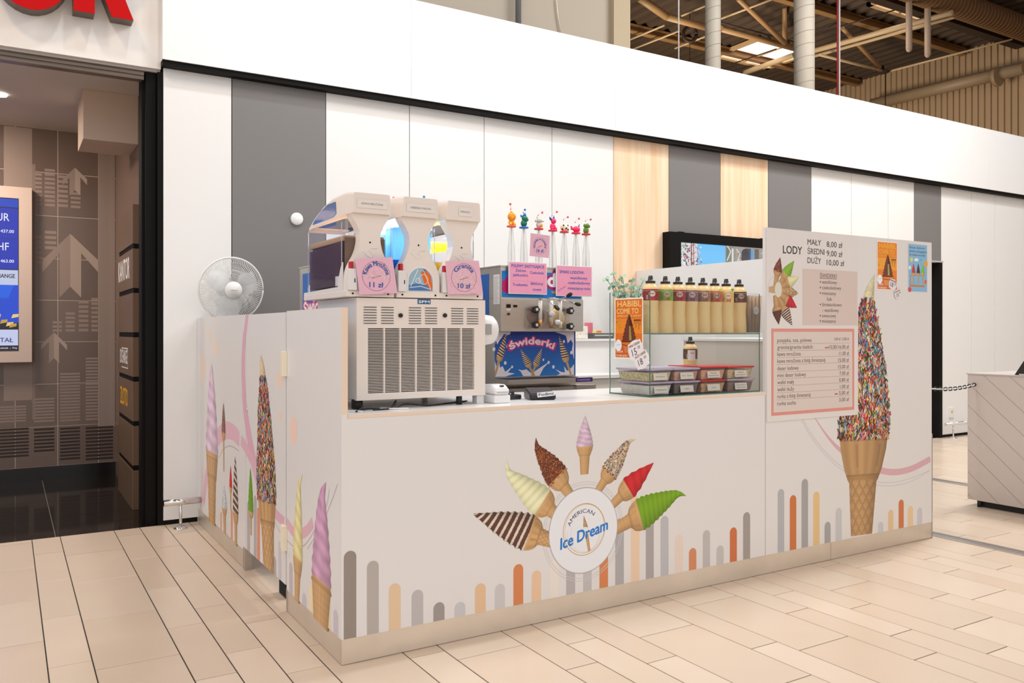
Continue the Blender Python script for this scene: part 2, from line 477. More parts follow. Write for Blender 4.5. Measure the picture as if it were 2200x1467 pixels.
for per in range(-8, 16):
    for c0, wn, ph in COLS:
        x = X0 + per * 8 * W1 + c0 * W1
        for r in range(-22, 6):
            y = ph + 0.6 * r
            if y + 0.6 > 2.73 or y < -6: continue
            cx_, cy_ = x + W1 * wn / 2, y + 0.3
            px, py, f = PR(cx_, cy_, 0) if ((cx_ - CAM[0]) * CX + (cy_ - CAM[1]) * SX) > 0.4 else (-9e9, 0, 0.1)
            under = 0.02 < x and x + W1 * wn < 3.6 and y > 0.02
            vis = -180 < px < 2380 and py < 1800 and not under
            cand.append((-(W1 * wn) / max(f, .3) ** 2 if vis else 0, x, y, wn, random.randrange(4)))
cand.sort()
rest = B()
for i, (key, x, y, wn, k) in enumerate(cand):
    if i < 300 and key < 0:
        o = bpy.data.objects.new('floor_tile', tile_mesh(wn, k)); COL.objects.link(o)
        o.parent = FLOOR; o.location = (x, y, random.uniform(-0.0004, 0))
    else:
        g = 0.0022
        box(rest, x + g, x + W1 * wn - g, y + g, y + 0.5975, -0.02, -0.0002)
# short tiles cut along the shopfront and in front of the drain
for per in range(-8, 16):
    for c0, wn, ph in COLS:
        x = X0 + per * 8 * W1 + c0 * W1
        r = math.ceil((2.73 - ph) / 0.6) - 1
        y = ph + 0.6 * r
        if 2.73 - y > 0.02: box(rest, x + .0022, x + W1 * wn - .0022, y + .0022, min(2.7275, y + .5975), -0.02, -0.0002)
so = obj('floor_tile_field', rest, TM[0], FLOOR); so['kind'] = 'stuff'

def drain(n, x):
    bm = B(); box(bm, x, x + 0.018, -7, 2.6, -0.004, 0.004)
    box(bm, x + 0.085, x + 0.103, -7, 2.6, -0.004, 0.004)
    o = struct('trim_%d' % n, bm, M_steel)
    bm = B(); box(bm, x + 0.018, x + 0.085, -7, 2.6, -0.003, 0.0015); obj('drain_grate', bm, mat('drain_steel', (0.35, 0.34, 0.35), 0.35, 0.8), o)
    return o
drain(1, 3.70); drain(2, 5.46)

# ------------------------------------------------------------------ back wall with panels
YW = 2.716
bm = B(); box(bm, -0.204, 7.66, YW + 0.018, YW + 0.12, 0, 2.93); box(bm, 8.178, 16, YW + 0.018, YW + 0.12, 0, 2.93); box(bm, 7.66, 8.178, YW + 0.018, YW + 0.12, 2.03, 2.93)
WB = struct('wall_back', bm, M_black)
edges = [-.204, .219, .858, 1.495, 2.127, 2.763, 3.398, 4.025, 4.664, 5.303, 5.935, 6.566, 7.191, 7.66, 8.178, 8.79, 9.292, 9.93, 10.56, 11.2, 11.83, 12.46]
mats = 'wgwwwwxgxgwwwgwwwwwww'
for i, (a, b_) in enumerate(zip(edges, edges[1:])):
    z0 = 0.03 if mats[i] != 'g' or i != 13 else 2.035
    quick('panel', {'w': M_panel, 'g': M_grey, 'x': M_wood}[mats[i]], WB, (a + .003, b_ - .003, YW, YW + .018, z0, 2.93))
bm = B(); box(bm, -0.204, 7.66, YW + .004, YW + .018, 0, 0.028); box(bm, 8.178, 12.46, YW - .006, YW + .018, 0, 0.03)
struct('baseboard_back', bm, M_black)
# service door set back in the wall, at the far right of the kiosk
bm = B(); box(bm, 7.66, 8.178, 2.80, 2.835, 0.0, 2.03)
D1 = struct('door_1', bm, M_white)
quick('door_frame', M_black, D1, (8.118, 8.178, 2.70, 2.80, 0, 2.035))
quick('lintel', mat('grey_lintel', (.45, .43, .41), .5), D1, (7.60, 8.19, 2.695, 2.80, 2.018, 2.036))
quick('handle', M_steel, D1, (7.78, 7.86, 2.77, 2.80, 1.02, 1.04), (7.78, 7.80, 2.76, 2.80, 0.98, 1.04))

# fascia
YF = 2.64
bm = B(); box(bm, -0.216, 12.9, YF + .02, YF + 0.22, 2.93, 3.63)
WF = struct('wall_fascia', bm, M_black)
fe = [-0.216, 1.476, 3.363, 5.25, 7.137, 9.03, 10.92, 12.9]
for a, b_ in zip(fe, fe[1:]):
    quick('panel', M_fascia, WF, (a + (.0015 if a > 0 else 0), b_ - .0015, YF, YF + .02, 2.930, 3.645))
quick('end_cap', M_fascia, WF, (-0.2175, -0.2161, YF, YW + .004, 2.93, 3.645))
quick('coping', M_fascia, WF, (-0.216, 12.9, YF, YF + .25, 3.6455, 3.651))
bm = B(); box(bm, -0.216, 12.9, YF + .012, YW + .02, 2.895, 2.93)
struct('trim_3', bm, M_black)

# ------------------------------------------------------------------ upper hall: block wall, roof, far wall
xr = PY(1345, 60, 4.0)[0]; xs = PY(1310, 60, 4.0)[0]
bm = B(); box(bm, -6, xs, 4.0, 4.3, 2.95, 9.4)
WU = struct('wall_upper', bm, M_beige)
quick('pilaster', mat('cream_pilaster', S(190, 170, 140), 0.65), WU, (xs, xr, 3.93, 4.3, 2.95, 9.4))
xd = PY(1117, 30, 3.9)[0]
bm = B(); cyl(bm, (xd, 3.93, 2.96), (xd, 3.93, 7.9), 0.028, n=14)
tag(obj('drain_pipe', bm, mat('dark_grey_pipe', (0.16, 0.155, 0.16), 0.4), None), 'dark grey vertical pipe running up the beige upper wall', 'pipe')
bm = B(); tube(bm, [PY(1195, -2, 3.98), PY(1198, 30, 3.98), PY(1206, 80, 3.98)], 0.008, 6)
tag(obj('wall_cable', bm, mat('cream_cable', (.75, .68, .58), .6), None), 'thin cream cable on the beige upper wall', 'cable')

M_deck = mat('roof_deck', S(72, 53, 35), 0.75, noise=0.10, scale=3)  # white roof; its dim warm light is put into this brown
M_beam = mat('roof_beam_paint', S(152, 112, 68), 0.55, noise=0.08, scale=5)
M_rod = mat('cream_pipe_paint', S(206, 176, 136), 0.5)
M_darkp = mat('dark_duct', S(52, 36, 26), 0.6)
ZB, ZD = 7.3, 7.46
bm = B(); prv = None
x = -6.0
xs_ = []
y = -8.0
# trapezoid ribs running along Y: profile in X
px_ = -6.0; row = []
while px_ < 17.2:
    row += [(px_, ZD), (px_ + .09, ZD), (px_ + .13, ZD + .07), (px_ + .25, ZD + .07)]; px_ += 0.30
vsA = [bm.verts.new((a, -2.0, z)) for a, z in row]; vsB = [bm.verts.new((a, 15, z)) for a, z in row]
for i in range(len(row) - 1): bm.faces.new((vsA[i], vsA[i + 1], vsB[i + 1], vsB[i]))
struct('ceiling', bm, M_deck)
def ibeam(name, y, z, h=0.20, w_=0.14, x0=-6, x1=17.0, m=None):
    bm = B(); box(bm, x0, x1, y - w_ / 2, y + w_ / 2, z, z + .025); box(bm, x0, x1, y - w_ / 2, y + w_ / 2, z + h - .025, z + h); box(bm, x0, x1, y - .012, y + .012, z + .02, z + h - .02)
    return obj(name, bm, m or M_beam, None)
lab = ['tan steel roof beam nearest above the white fascia, its end on the ribbed wall', 'tan steel roof beam in the middle of the hall roof', 'farthest tan steel roof beam, low behind the white ducts']
for (yy, l_) in zip((7.6, 10.27, 13.0), lab):
    tag(ibeam('roof_beam', yy, ZB + 0.0, h=0.15), l_, 'beam', 'tan roof beams')
bm = B(); box(bm, 6, 17, 6.30, 6.50, ZB - .18, ZB + .08)
tag(obj('cable_tray', bm, M_darkp, None), 'dark brown cable tray under the roof at top right', 'tray')
bm = B(); cyl(bm, (6, 5.95, ZB - .05), (17, 5.95, ZB - .05), 0.22, n=24)
for i in range(70):
    xx = 9 + i * .11
    lathe(bm, [(0.215, -.012), (0.235, 0), (0.215, .012)], (xx, 5.95, ZB - .05), 24, 'X', caps=False)
tag(obj('roof_duct', bm, mat('brown_duct', S(122, 88, 56), 0.5), None), 'brown ribbed round air duct under the roof at top right', 'duct')
# far ribbed wall
bm = B(); row = []; yy = -6.0
while yy < 15: row += [(yy, 17.15), (yy + .05, 17.15), (yy + .06, 17.11), (yy + .12, 17.11)]; yy += 0.14
A_ = [bm.verts.new((b_, a, 0)) for a, b_ in row]; B_ = [bm.verts.new((b_, a, 8.2)) for a, b_ in row]
for i in range(len(row) - 1): bm.faces.new((A_[i], B_[i], B_[i + 1], A_[i + 1]))
struct('wall_right', bm, mat('ribbed_cladding', S(178, 148, 114), 0.6))
bm = B(); box(bm, -6, 17.2, 14.6, 14.8, 0, 8.2)
struct('wall_far', bm, M_deck)
# long pipe on the ribbed wall, sprinkler pipes, bracing rods
def seg(a, za, b_, zb, r, bm, n=8):
    p, q = PZ(a[0], a[1], za), PZ(b_[0], b_[1], zb); cyl(bm, p, q, r, n=n); return p, q
bm = B(); cyl(bm, PX(1874, 224, 16.8), PX(2202, 146, 16.8), 0.13, n=16); 
p_ = PX(2140, 166, 16.7); cyl(bm, (16.7, p_[1] + .02, p_[2]), (16.7, p_[1] - .06, p_[2] ), 0.2, n=16)
tag(obj('wall_pipe', bm, mat('wall_pipe_paint', S(160, 134, 104), .5), None), 'long thick pipe running along the ribbed far wall', 'pipe')
TR = thing('roof_truss', 'tan and cream truss of struts under the hall roof, with a dark hub', 'truss', (8.0, 8.0, 7.0))
def rod(name, label, cat, segs, r, m, group=None):
    bm = B()
    for (a, za, b_, zb) in segs: seg(a, za, b_, zb, r, bm)
    if name == 'brace_rod': return obj('strut', bm, m, TR)
    return tag(obj(name, bm, m, None), label, cat, group)
M_rod2 = mat('tan_rod_paint', S(178, 138, 92), 0.5)
rod('sprinkler_pipe', 'thick cream pipe crossing the roof behind the right white duct', 'pipe', [((1738, 112), 7.0, (2046, 27), 7.0)], 0.055, M_rod)
rod('sprinkler_pipe', 'cream pipe beside the thick one, nearer the dark cable tray', 'pipe', [((1745, 122), 7.05, (2052, 36), 7.05)], 0.035, M_rod)
rod('sprinkler_pipe', 'cream pipe below the skylight between the two white ducts', 'pipe', [((1600, 156), 7.2, (1706, 118), 7.2)], 0.06, M_rod)
rod('brace_rod', 'tan brace rod from the left beam to the hub near the ribbed wall', 'brace', [((1762, 118), 6.9, (1896, 152), 6.9)], 0.03, M_rod)
rod('brace_rod', 'tan diagonal strut coming down to the hub near the ribbed wall', 'brace', [((1810, 60), 7.3, (1890, 144), 6.95)], 0.045, M_rod2)
rod('brace_rod', 'thin cream rod rising right from the hub to the roof edge', 'brace', [((1900, 156), 6.9, (2175, 84), 7.1)], 0.022, M_rod)
rod('brace_rod', 'tan diagonal truss member at the left beside the cream pilaster', 'brace', [((1372, -6), 7.1, (1432, 36), 7.0), ((1432, 36), 7.0, (1515, 58), 7.0)], 0.07, M_rod2)
rod('brace_rod', 'tan diagonal strut between the two white ducts', 'brace', [((1585, -4), 7.3, (1686, 92), 7.0)], 0.05, M_rod2)
rod('brace_rod', 'tan truss chord passing over the skylight', 'brace', [((1549, 62), 7.05, (1706, 104), 7.05)], 0.06, M_rod2)
rod('brace_rod', 'short upright strut meeting the truss chord over the skylight', 'brace', [((1686, 14), 7.5, (1686, 92), 7.1)], 0.05, M_rod2)
for i, (a, b_, l_) in enumerate((((1346, 88), (1428, 54), 'upper thin cream rod beside the pilaster'), ((1358, 106), (1460, 66), 'lower thin cream rod beside the pilaster'), ((1464, 34), (1516, 12), 'short thin rod left of the left white duct'), ((1549, 40), (1660, -2), 'thin cream rod between the white ducts near the top edge'), ((1450, 104), (1516, 78), 'thin tan rod behind the left white duct'))):
    rod('brace_rod', l_, 'brace', [(a, 7.2, b_, 7.25)], 0.022, M_rod)
for i, (a, b_, l_) in enumerate((((1571, 138), (1668, 105), 'thin dark cable drawn across the skylight'), ((1549, 48), (1706, 90), 'thin dark cable left of the right white duct'), ((1750, 74), (1800, 48), 'short dark cable right of the right white duct'), ((1765, 70), (1960, 10), 'thin dark cable sagging towards the second skylight'), ((1760, 145), (1960, 92), 'thin brown cable above the hub'))):
    rod('roof_cable', l_, 'cable', [(a, 7.05, b_, 7.15)], 0.014, M_darkp)
bm = B(); p_ = PZ(1896, 154, 6.9); lathe(bm, [(.02, .14), (.05, .03), (.14, 0), (.14, -.02), (.03, -.04)], p_, 18)
cyl(bm, (p_[0] + .1, p_[1], p_[2]), (p_[0] + .1, p_[1], 5.0), .012, n=6)
obj('hub', bm, M_darkp, TR)
# small coil of cable and hooks hanging
bm = B(); p_ = PZ(1482, 74, 7.0); r_ = 0.13
tube(bm, [(p_[0] + r_ * math.cos(t) * .85, p_[1] - r_ * math.cos(t) * .5, p_[2] + r_ * math.sin(t) * 1.1) for t in [2 * PI * i / 18 for i in range(19)]], 0.035, 8)
cyl(bm, (p_[0], p_[1], p_[2] + .1), (p_[0], p_[1], ZD), .008, n=6); cyl(bm, (p_[0], p_[1], p_[2] - .1), (p_[0], p_[1], 5.2), .006, n=6)
tag(obj('cable_coil', bm, M_darkp, None), 'dark coil of cable hanging left of the left white duct', 'cable')
# skylights
M_sky = mat('skylight_pane', (1.0, 0.97, 0.93), 0.3, emit=1.6)
M_skyf = mat('skylight_frame', S(214, 176, 130), 0.5)
def skylight(label, pts, split=True):
    t = thing('skylight', label, 'skylight', PZ(*pts[0], ZD - .02))
    q = [PZ(a, b_, ZD - .03) for a, b_ in pts]
    x0, x1 = min(p[0] for p in q), max(p[0] for p in q); y0, y1 = min(p[1] for p in q), max(p[1] for p in q)
    xm = (x0 + x1) / 2
    quick('pane', M_sky, t, (x0, xm - .035, y0, y1, ZD - .025, ZD - .015)); quick('pane', M_sky, t, (xm + .035, x1, y0, y1, ZD - .025, ZD - .015))
    quick('frame', M_skyf, t, (x0 - .1, x0, y0 - .1, y1 + .1, ZD - .07, ZD), (x1, x1 + .1, y0 - .1, y1 + .1, ZD - .07, ZD), (x0 - .1, x1 + .1, y1, y1 + .1, ZD - .07, ZD), (x0 - .1, x1 + .1, y0 - .1, y0, ZD - .07, ZD), (xm - .034, xm + .034, y0, y1, ZD - .05, ZD))
    for k in range(6):
        pass
skylight('bright roof skylight between the two white ducts', [(1556, 121), (1655, 141), (1728, 110), (1628, 86)])
skylight('bright roof skylight at the top edge beside the hanging tubes', [(1880, 8), (2005, 36), (2010, 20), (1930, -12)])
# white spiral ducts
M_spiral = mat('white_duct_wrap', S(226, 214, 196), 0.5)
M_seam = mat('duct_seam', S(172, 160, 144), 0.6)
def spiral(x0p, x1p, Y, label):
    a, b_ = PY(x0p, 100, Y), PY(x1p, 100, Y); c = ((a[0] + b_[0]) / 2); 
    f = PR(c, Y, 0)[2]; r = (x1p - x0p) / 2 * f / FPX
    t = thing('spiral_duct', label, 'duct', (c, Y, 3.0), 'white spiral ducts')
    bm = B(); cyl(bm, (c, Y, 3.0), (c, Y, 7.6), r, n=28); obj('duct_wrap', bm, M_spiral, t)
    bm = B(); pts = []
    pitch = 0.155
    for i in range(int(4.4 / pitch * 20)):
        th = 2 * PI * i / 20; pts.append((c + (r + .001) * math.cos(th), Y + (r + .001) * math.sin(th), 3.1 + pitch * i / 20))
    tube(bm, pts, 0.0032, 4); obj('seam', bm, M_seam, t)
spiral(1515, 1548, 4.6, 'narrower white spiral-wound duct rising behind the fascia, left of the skylight')
spiral(1706, 1749, 4.0, 'wider white spiral-wound duct rising behind the fascia, right of the skylight')
def vrod(x, Y, r, m, name, label, cat, z1=7.6, z0=3.0):
    p = PY(x, 100, Y); bm = B(); cyl(bm, (p[0], Y, z0), (p[0], Y, z1), r, n=10)
    return tag(obj(name, bm, m, None), label, cat)
vrod(1458, 4.0, 0.008, mat('conduit_white', (.8, .76, .72), .5), 'ceiling_rod', 'thin pale hanging rod left of the left white duct', 'rod')
vrod(1803.5, 4.0, 0.010, mat('conduit_white'  , (.8, .76, .72), .5), 'conduit', 'pale conduit beside the red pipe, right of the wide duct', 'pipe')
vrod(1799.5, 4.03, 0.012, mat('red_pipe', S(190, 50, 50), .45), 'fire_pipe', 'thin red fire pipe right of the wide white duct', 'pipe')
for xp, yb, l_ in ((1953, 106, 'left'), (1993, 118, 'right')):
    p = PY(xp, yb, 6.0); bm = B(); cyl(bm, p, (p[0], 6.0, 7.6), 0.055, n=12); 
    ball(bm, (p[0], 6.0, p[2]), .05, n=10)
    tag(obj('hanging_tube', bm, mat('tube_taupe', S(176, 152, 130), .5), None), l_ + 'most of the two taupe tubes hanging from the roof at top right', 'tube', 'hanging roof tubes')

# ------------------------------------------------------------------ exchange shop at the left
bm = B(); box(bm, -4.5, -0.216, 2.72, 2.95, 2.885, 5.2)
WS = struct('wall_shopfront', bm, mat('shop_fascia', (0.80, 0.76, 0.72), 0.4))
bm = B(); box(bm, -4.5, -0.216, 2.74, 2.95, 2.868, 2.885); struct('trim_4', bm, mat('lintel_grey', (.42, .38, .35), .5))
bm = B(); box(bm, -4.5, -.31, 2.76, 2.83, 2.815, 2.868); box(bm, -4.5, -.31, 2.75, 2.76, 2.84, 2.855)
struct('trim_5', bm, mat('shutter_box_bronze', (0.17, 0.135, 0.11), 0.35, 0.6, noise=.2, scale=9, stretch=(.3, 4, 12)))
bm = B(); box(bm, -.235, -.204, 2.725, 2.95, 0, 2.868)
DF = struct('trim_6', bm, M_black)
quick('door_post', M_black, DF, (-.30, -.24, 2.76, 2.90, 0, 2.868), (-.318, -.300, 2.80, 2.93, 0, 2.868))
# shell of the shop
M_brown = mat('brown_wall_glass', S(112, 90, 78), 0.22)
YK = 4.95
bm = B(); box(bm, -4.5, -.2, YK + .0015, YK + .1, 0, 2.93)
WK = struct('wall_shop_back', bm, mat('pale_joint', S(190, 172, 158), .5))
vx = [-.135 - .31 * i for i in range(0, 9)]; vx = [-.20] + [-.3815 - .3045 * i for i in range(0, 9)]
vz = [0.11, .44, .792, 1.141, 1.486, 1.83, 2.183, 2.54, 2.90]
TS = [mat('brown_glass_tile_%s' % c, S(*v), 0.2) for c, v in zip('ab', ((112, 95, 86), (107, 91, 82)))]
for i in range(len(vx) - 1):
    for j in range(len(vz) - 1):
        quick('tile', TS[(i + j) % 2], WK, (vx[i + 1] + .003, vx[i] - .003, YK, YK + .0014, vz[j] + .003, vz[j + 1] - .003))
bm = B(); box(bm, -4.5, -.2, YK - .01, YK + .02, 0, .11); struct('baseboard_shop', bm, mat('black_plinth', (.01, .009, .009), .15))
bm = B(); box(bm, -.25, -.205, 2.95, YK + .02, 0, 2.93)
WR = struct('wall_shop_right', bm, mat('brown_side_wall', S(120, 98, 86), .25))
bm = B(); box(bm, -4.5, -.2, 2.83, YK, 2.90, 2.95); struct('ceiling', bm, mat('shop_ceiling', (.62, .56, .52), .6))
bm = B(); box(bm, -4.5, -4.4, 2.73, YK, 0, 2.93); struct('wall_shop_left', bm, M_brown)
# black gloss tiles of the shop floor
M_bt = mat('black_gloss_tile', (0.012, 0.009, 0.008), 0.07, spec=0.25)
yb_ = [2.735, 3.02, 3.33, 3.94, 4.55, YK]
xb_ = [-4.5] + [-.80 - .6 * i for i in range(6, -1, -1)] + [-.205]
for a, b_ in zip(xb_, xb_[1:]):
    for c, d in zip(yb_, yb_[1:]):
        if b_ - a > .05: quick('tile', M_bt, fb, (a + .002, b_ - .002, c + .002, d - .002, -.02, 0.0))
bm = B(); box(bm, -4.5, -.2, 2.735, YK, -.004, -.0025); obj('grout', bm, mat('pale_grout', (.25, .22, .2), .7), fb)
# printed pattern on the shop wall, plus a glass reflection painted as lighter bands
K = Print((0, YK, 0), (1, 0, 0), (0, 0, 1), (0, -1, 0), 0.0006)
def q5(x, y): p = PY(x, y, YK); return (p[0], p[2])
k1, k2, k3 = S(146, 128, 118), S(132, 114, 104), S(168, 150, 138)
def qr(x0, x1, y0, y1, c, l=1):
    a, b_ = q5(x0, (y0 + y1) / 2)[0], q5(x1, (y0 + y1) / 2)[0]
    K.rect(a, b_, q5((x0 + x1) / 2, y1)[1], q5((x0 + x1) / 2, y0)[1], c, l)
K.rect(q5(212, 600)[0], -.255, q5(240, 915)[1], 2.89, k1); K.rect(q5(8, 600)[0], q5(69, 600)[0], q5(40, 860)[1], 2.89, k1)  # right-hand band: shop glass reflection painted into the wall colour
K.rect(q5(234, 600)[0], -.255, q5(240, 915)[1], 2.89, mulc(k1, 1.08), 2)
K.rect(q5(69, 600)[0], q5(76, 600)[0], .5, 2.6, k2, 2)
def bars(x0, x1, y0, y1, n, c=k1):
    h = (y1 - y0) / n
    for i in range(n): qr(x0, x1, y0 + i * h, y0 + i * h + h * .58, c, 3)
bars(96, 118, 363, 447, 9); bars(125, 146, 377, 449, 7); bars(152, 173, 385, 451, 7); bars(76, 90, 372, 445, 8)
bars(96, 121, 496, 540, 4); bars(76, 88, 506, 572, 6)
bars(169, 190, 646, 716, 7); bars(196, 211, 640, 716, 8); bars(141, 161, 671, 716, 5); bars(113, 133, 690, 716, 3)
bars(73, 117, 855, 909, 8); bars(129, 172, 801, 907, 16); bars(184, 211, 768, 905, 20); bars(0, 56, 872, 909, 6)
bars(73, 117, 920, 973, 7, S(50, 34, 28)); bars(129, 172, 918, 990, 10, S(50, 34, 28)); bars(184, 243, 916, 990, 10, S(50, 34, 28)); bars(0, 62, 920, 985, 9, S(50, 34, 28))
def arrow(cx, top, w_, h_, hw):
    def P(*a): return [q5(x, y) for x, y in a]
    K.poly(P((cx, top), (cx + w_, top + w_ * .95), (cx + w_, top + w_ * .95 + hw), (cx + hw * .9, top + hw * 1.6), (cx + hw * .9, top + h_), (cx, top + h_ - hw * .9)), k3, 4)
    K.poly(P((cx, top), (cx, top + h_ - hw * .9), (cx - hw * .9, top + h_), (cx - hw * .9, top + hw * 1.6), (cx - w_, top + w_ * .95 + hw), (cx - w_, top + w_ * .95)), k1, 4)
arrow(151, 502, 60, 137, 26); arrow(116, 714, 28, 66, 12); arrow(161, 360, 26, 60, 13)
K.build('wall_print_reflection', WK)
# bulkhead box under the shop ceiling
bm = B(); box(bm, -.60, -.25, 3.50, 3.98, 2.555, 2.90, bev=.004)
struct('trim_7', bm, mat('bulkhead_cream', S(205, 184, 166), .5))
# blocks of the sign column
t = thing('sign_column', 'column of seven brown sign blocks with black gaps inside the shop entrance', 'sign', (-.28, 3.7, 0))
M_blk = mat('bronze_block', S(122, 98, 78), 0.35, 0.3)
quick('column_core', M_black, t, (-.305, -.25, 3.302, 4.14, 0, 2.10))
for i in range(7):
    z0 = .0 + i * .305
    b_ = quick('block', M_blk, t, (-.312, -.245, 3.30, 4.15, z0, z0 + .272), bev=.003)
    txt = {5: ('KANTOR', (.85, .83, .8), .15), 3: ('EXCHANGE', (.85, .83, .8), .10), 2: ('ZŁOTO', S(245, 180, 30), .125)}.get(i)
    if txt:
        P = Print((-.3125, 0, 0), (0, -1, 0), (0, 0, 1), (-1, 0, 0), .0006)
        P.text(txt[0], {5: -4.12, 3: -4.02, 2: -4.0}[i], z0 + .08, txt[2], txt[1], 2, width={5: .66, 3: .44, 2: .44}[i], bold=.02)
        if i == 3:
            P.rect(-3.92, -3.54, z0 + .045, z0 + .053, (.8, .78, .75)); P.rect(-3.92, -3.54, z0 + .185, z0 + .193, (.8, .78, .75)); P.rect(-3.548, -3.54, z0 + .045, z0 + .193, (.8, .78, .75))
        P.build('lettering', b_)
# rate display
t = thing('rate_display', 'tall beige-framed screen of blue exchange rates on the shop back wall', 'screen', (-1.3, 4.9, 1.6))
xe = PY(69, 600, 4.85)[0]; xi = PY(40, 600, 4.85)[0]
quick('frame', mat('display_frame', S(206, 186, 174), .4), t, (xe - 1.0, xe, 4.85, 4.945, .977, 2.389), bev=.004)
P = Print((0, 4.848, 0), (1, 0, 0), (0, 0, 1), (0, -1, 0), .0006)
def z4(y): return PY(20, y, 4.848)[2]
def u4(x): return PY(x, 600, 4.848)[0]
xl = xe - .9
P.rect(xl, xi, z4(754), z4(425), S(5, 10, 30), 0)
P.rect(xl, xi - .004, z4(445), z4(427), S(0, 62, 190)); P.rect(xl, xi - .004, z4(578), z4(447), S(0, 40, 175)); P.rect(xl, xi - .004, z4(612), z4(580), S(188, 196, 226))
P.rect(xl, xi - .004, z4(693), z4(612), S(0, 90, 220)); P.poly([(xl, z4(640)), (u4(18), z4(640)), (u4(30), z4(612)), (u4(40), z4(612)), (u4(40), z4(693)), (xl, z4(693))], S(0, 66, 200), 2)
P.rect(xl, xi - .004, z4(742), z4(708), S(190, 198, 230), 2); P.rect(xl, xi - .004, z4(513), z4(512), S(10, 20, 90), 2)
wt = S(235, 240, 250)
P.text('EUR', u4(20), z4(475), .062, wt, 4, align='R', sx=.8); P.text('CHF', u4(19), z4(538), .062, wt, 4, align='R', sx=.8)
P.text('437.00', u4(30), z4(500), .024, wt, 4, align='R', bold=.01); P.text('463.00', u4(30), z4(564), .024, wt, 4, align='R', bold=.01)
P.text('EXCHANGE', u4(32), z4(597), .032, S(20, 20, 30), 4, align='R', bold=.02, sx=.8)
P.text('METAŁ', u4(28), z4(735), .036, S(15, 30, 110), 4, align='R', bold=.01); P.text('kościoła  ::  Przy', u4(37), z4(749), .013, wt, 4, align='R')
for i in range(9):
    a, b_ = u4(random.uniform(-40, 27)), z4(random.uniform(678, 705)); s_ = .035
    P.poly([(a, b_), (a + s_ * 1.4, b_ + .012), (a + s_ * 1.5, b_ + s_), (a + .01, b_ + s_ * .9)], random.choice([S(190, 150, 60), S(230, 200, 120), S(110, 60, 25)]), 3 + i * .3)
P.build('display_picture', t, print_mat('lit_screen', .3, 0.9))
bm = B(); p_ = PZ(-2, 203, 2.895); cyl(bm, (p_[0], p_[1], 2.888), (p_[0], p_[1], 2.899), .05, n=20)
tag(obj('downlight', bm, mat('lit_downlight', (1, .93, .82), .4, emit=6), None), 'small bright round downlight in the shop ceiling', 'lamp')
# red letters of the shop sign
t = thing('shop_sign', 'large red raised letters with dark bronze sides on the shop fascia', 'sign', (-.7, 2.66, 3.12))
M_red = mat('red_acrylic', (.50, .0, .001), .45, spec=.15); M_ret = mat('bronze_return', (.10, .07, .05), .4)
def letter(polys):
    bmb, bmf = B(), B()
    for p in polys:
        prism(bmb, p, 'Y', 2.615, 2.72); prism(bmf, p, 'Y', 2.604, 2.615)
    f = obj('letter', bmf, M_red, t); obj('letter_side', bmb, M_ret, f)
def ringpolys(cx, cz, rx, rz, wd, a0, a1, n=20):
    out = []
    for i in range(n):
        t0, t1 = a0 + (a1 - a0) * i / n, a0 + (a1 - a0) * (i + 1) / n
        out.append([(cx + rx * math.cos(t0), cz + rz * math.sin(t0)), (cx + rx * math.cos(t1), cz + rz * math.sin(t1)), (cx + (rx - wd) * math.cos(t1), cz + (rz - wd) * math.sin(t1)), (cx + (rx - wd) * math.cos(t0), cz + (rz - wd) * math.sin(t0))])
    return out
zl = 3.125; HL = .46
letter([[(-.713, zl), (-.600, zl), (-.600, zl + HL), (-.713, zl + HL)], [(-.585, zl + .20), (-.507, zl + .0), (-.388, zl + .0), (-.475, zl + .22)]] + ringpolys(-.60, zl + .32, .20, .14, .10, -PI / 2, PI / 2, 12))
letter(ringpolys(-.93, zl + .21, .205, .25, .11, 0, 2 * PI, 32))
# handrails
def rail(label, px, py, Yr, x0, x1, zt):
    p = PZ(px, py, 0); t = thing('bumper_rail', label, 'rail', (p[0], Yr, 0), 'low steel bumper rails')
    bm = B(); cyl(bm, (x0, Yr, zt), (x1, Yr, zt), .020, n=16); obj('rail_tube', bm, M_chrome, t)
    bm = B(); cyl(bm, (p[0], Yr, .006), (p[0], Yr, zt), .009, n=10); obj('post', bm, M_chrome, t)
    bm = B(); lathe(bm, [(.042, 0), (.042, .004), (.03, .012), (.012, .014)], (p[0], Yr, 0), 20); obj('foot', bm, M_chrome, t)
rail('short chrome bumper rail on one post left of the kiosk, by the shop', 388, 1135, 2.571, -.222, -.004, .166)
rail('chrome bumper rail on a post by the far wall, right of the kiosk', 2048, 941, 2.615, 8.10, 9.6, .165)
# wall outlet and round white sensor
p_ = PY(2043, 886, YW); bm = B(); box(bm, p_[0] - .045, p_[0] + .045, YW - .012, YW, p_[2] - .06, p_[2] + .06, bev=.004)
o_ = tag(obj('wall_outlet', bm, mat('ivory_plastic', (.8, .77, .70), .4), None), 'small white power outlet low on the white wall at right', 'outlet')
bm = B(); cyl(bm, (p_[0], YW - .014, p_[2] + .01), (p_[0], YW - .011, p_[2] + .01), .018, n=12); obj('socket', bm, mat('ivory_shade', (.5, .47, .42), .4), o_)
p_ = PY(637, 470.5, YW); bm = B(); lathe(bm, [(.043, 0), (.043, -.012), (.036, -.018), (.0001, -.02)], (p_[0], YW, p_[2]), 28, 'Y')
tag(obj('wall_sensor', bm, mat('white_plastic', (.85, .85, .84), .4), None), 'small round white disc fixed on the wide grey wall panel', 'sensor')
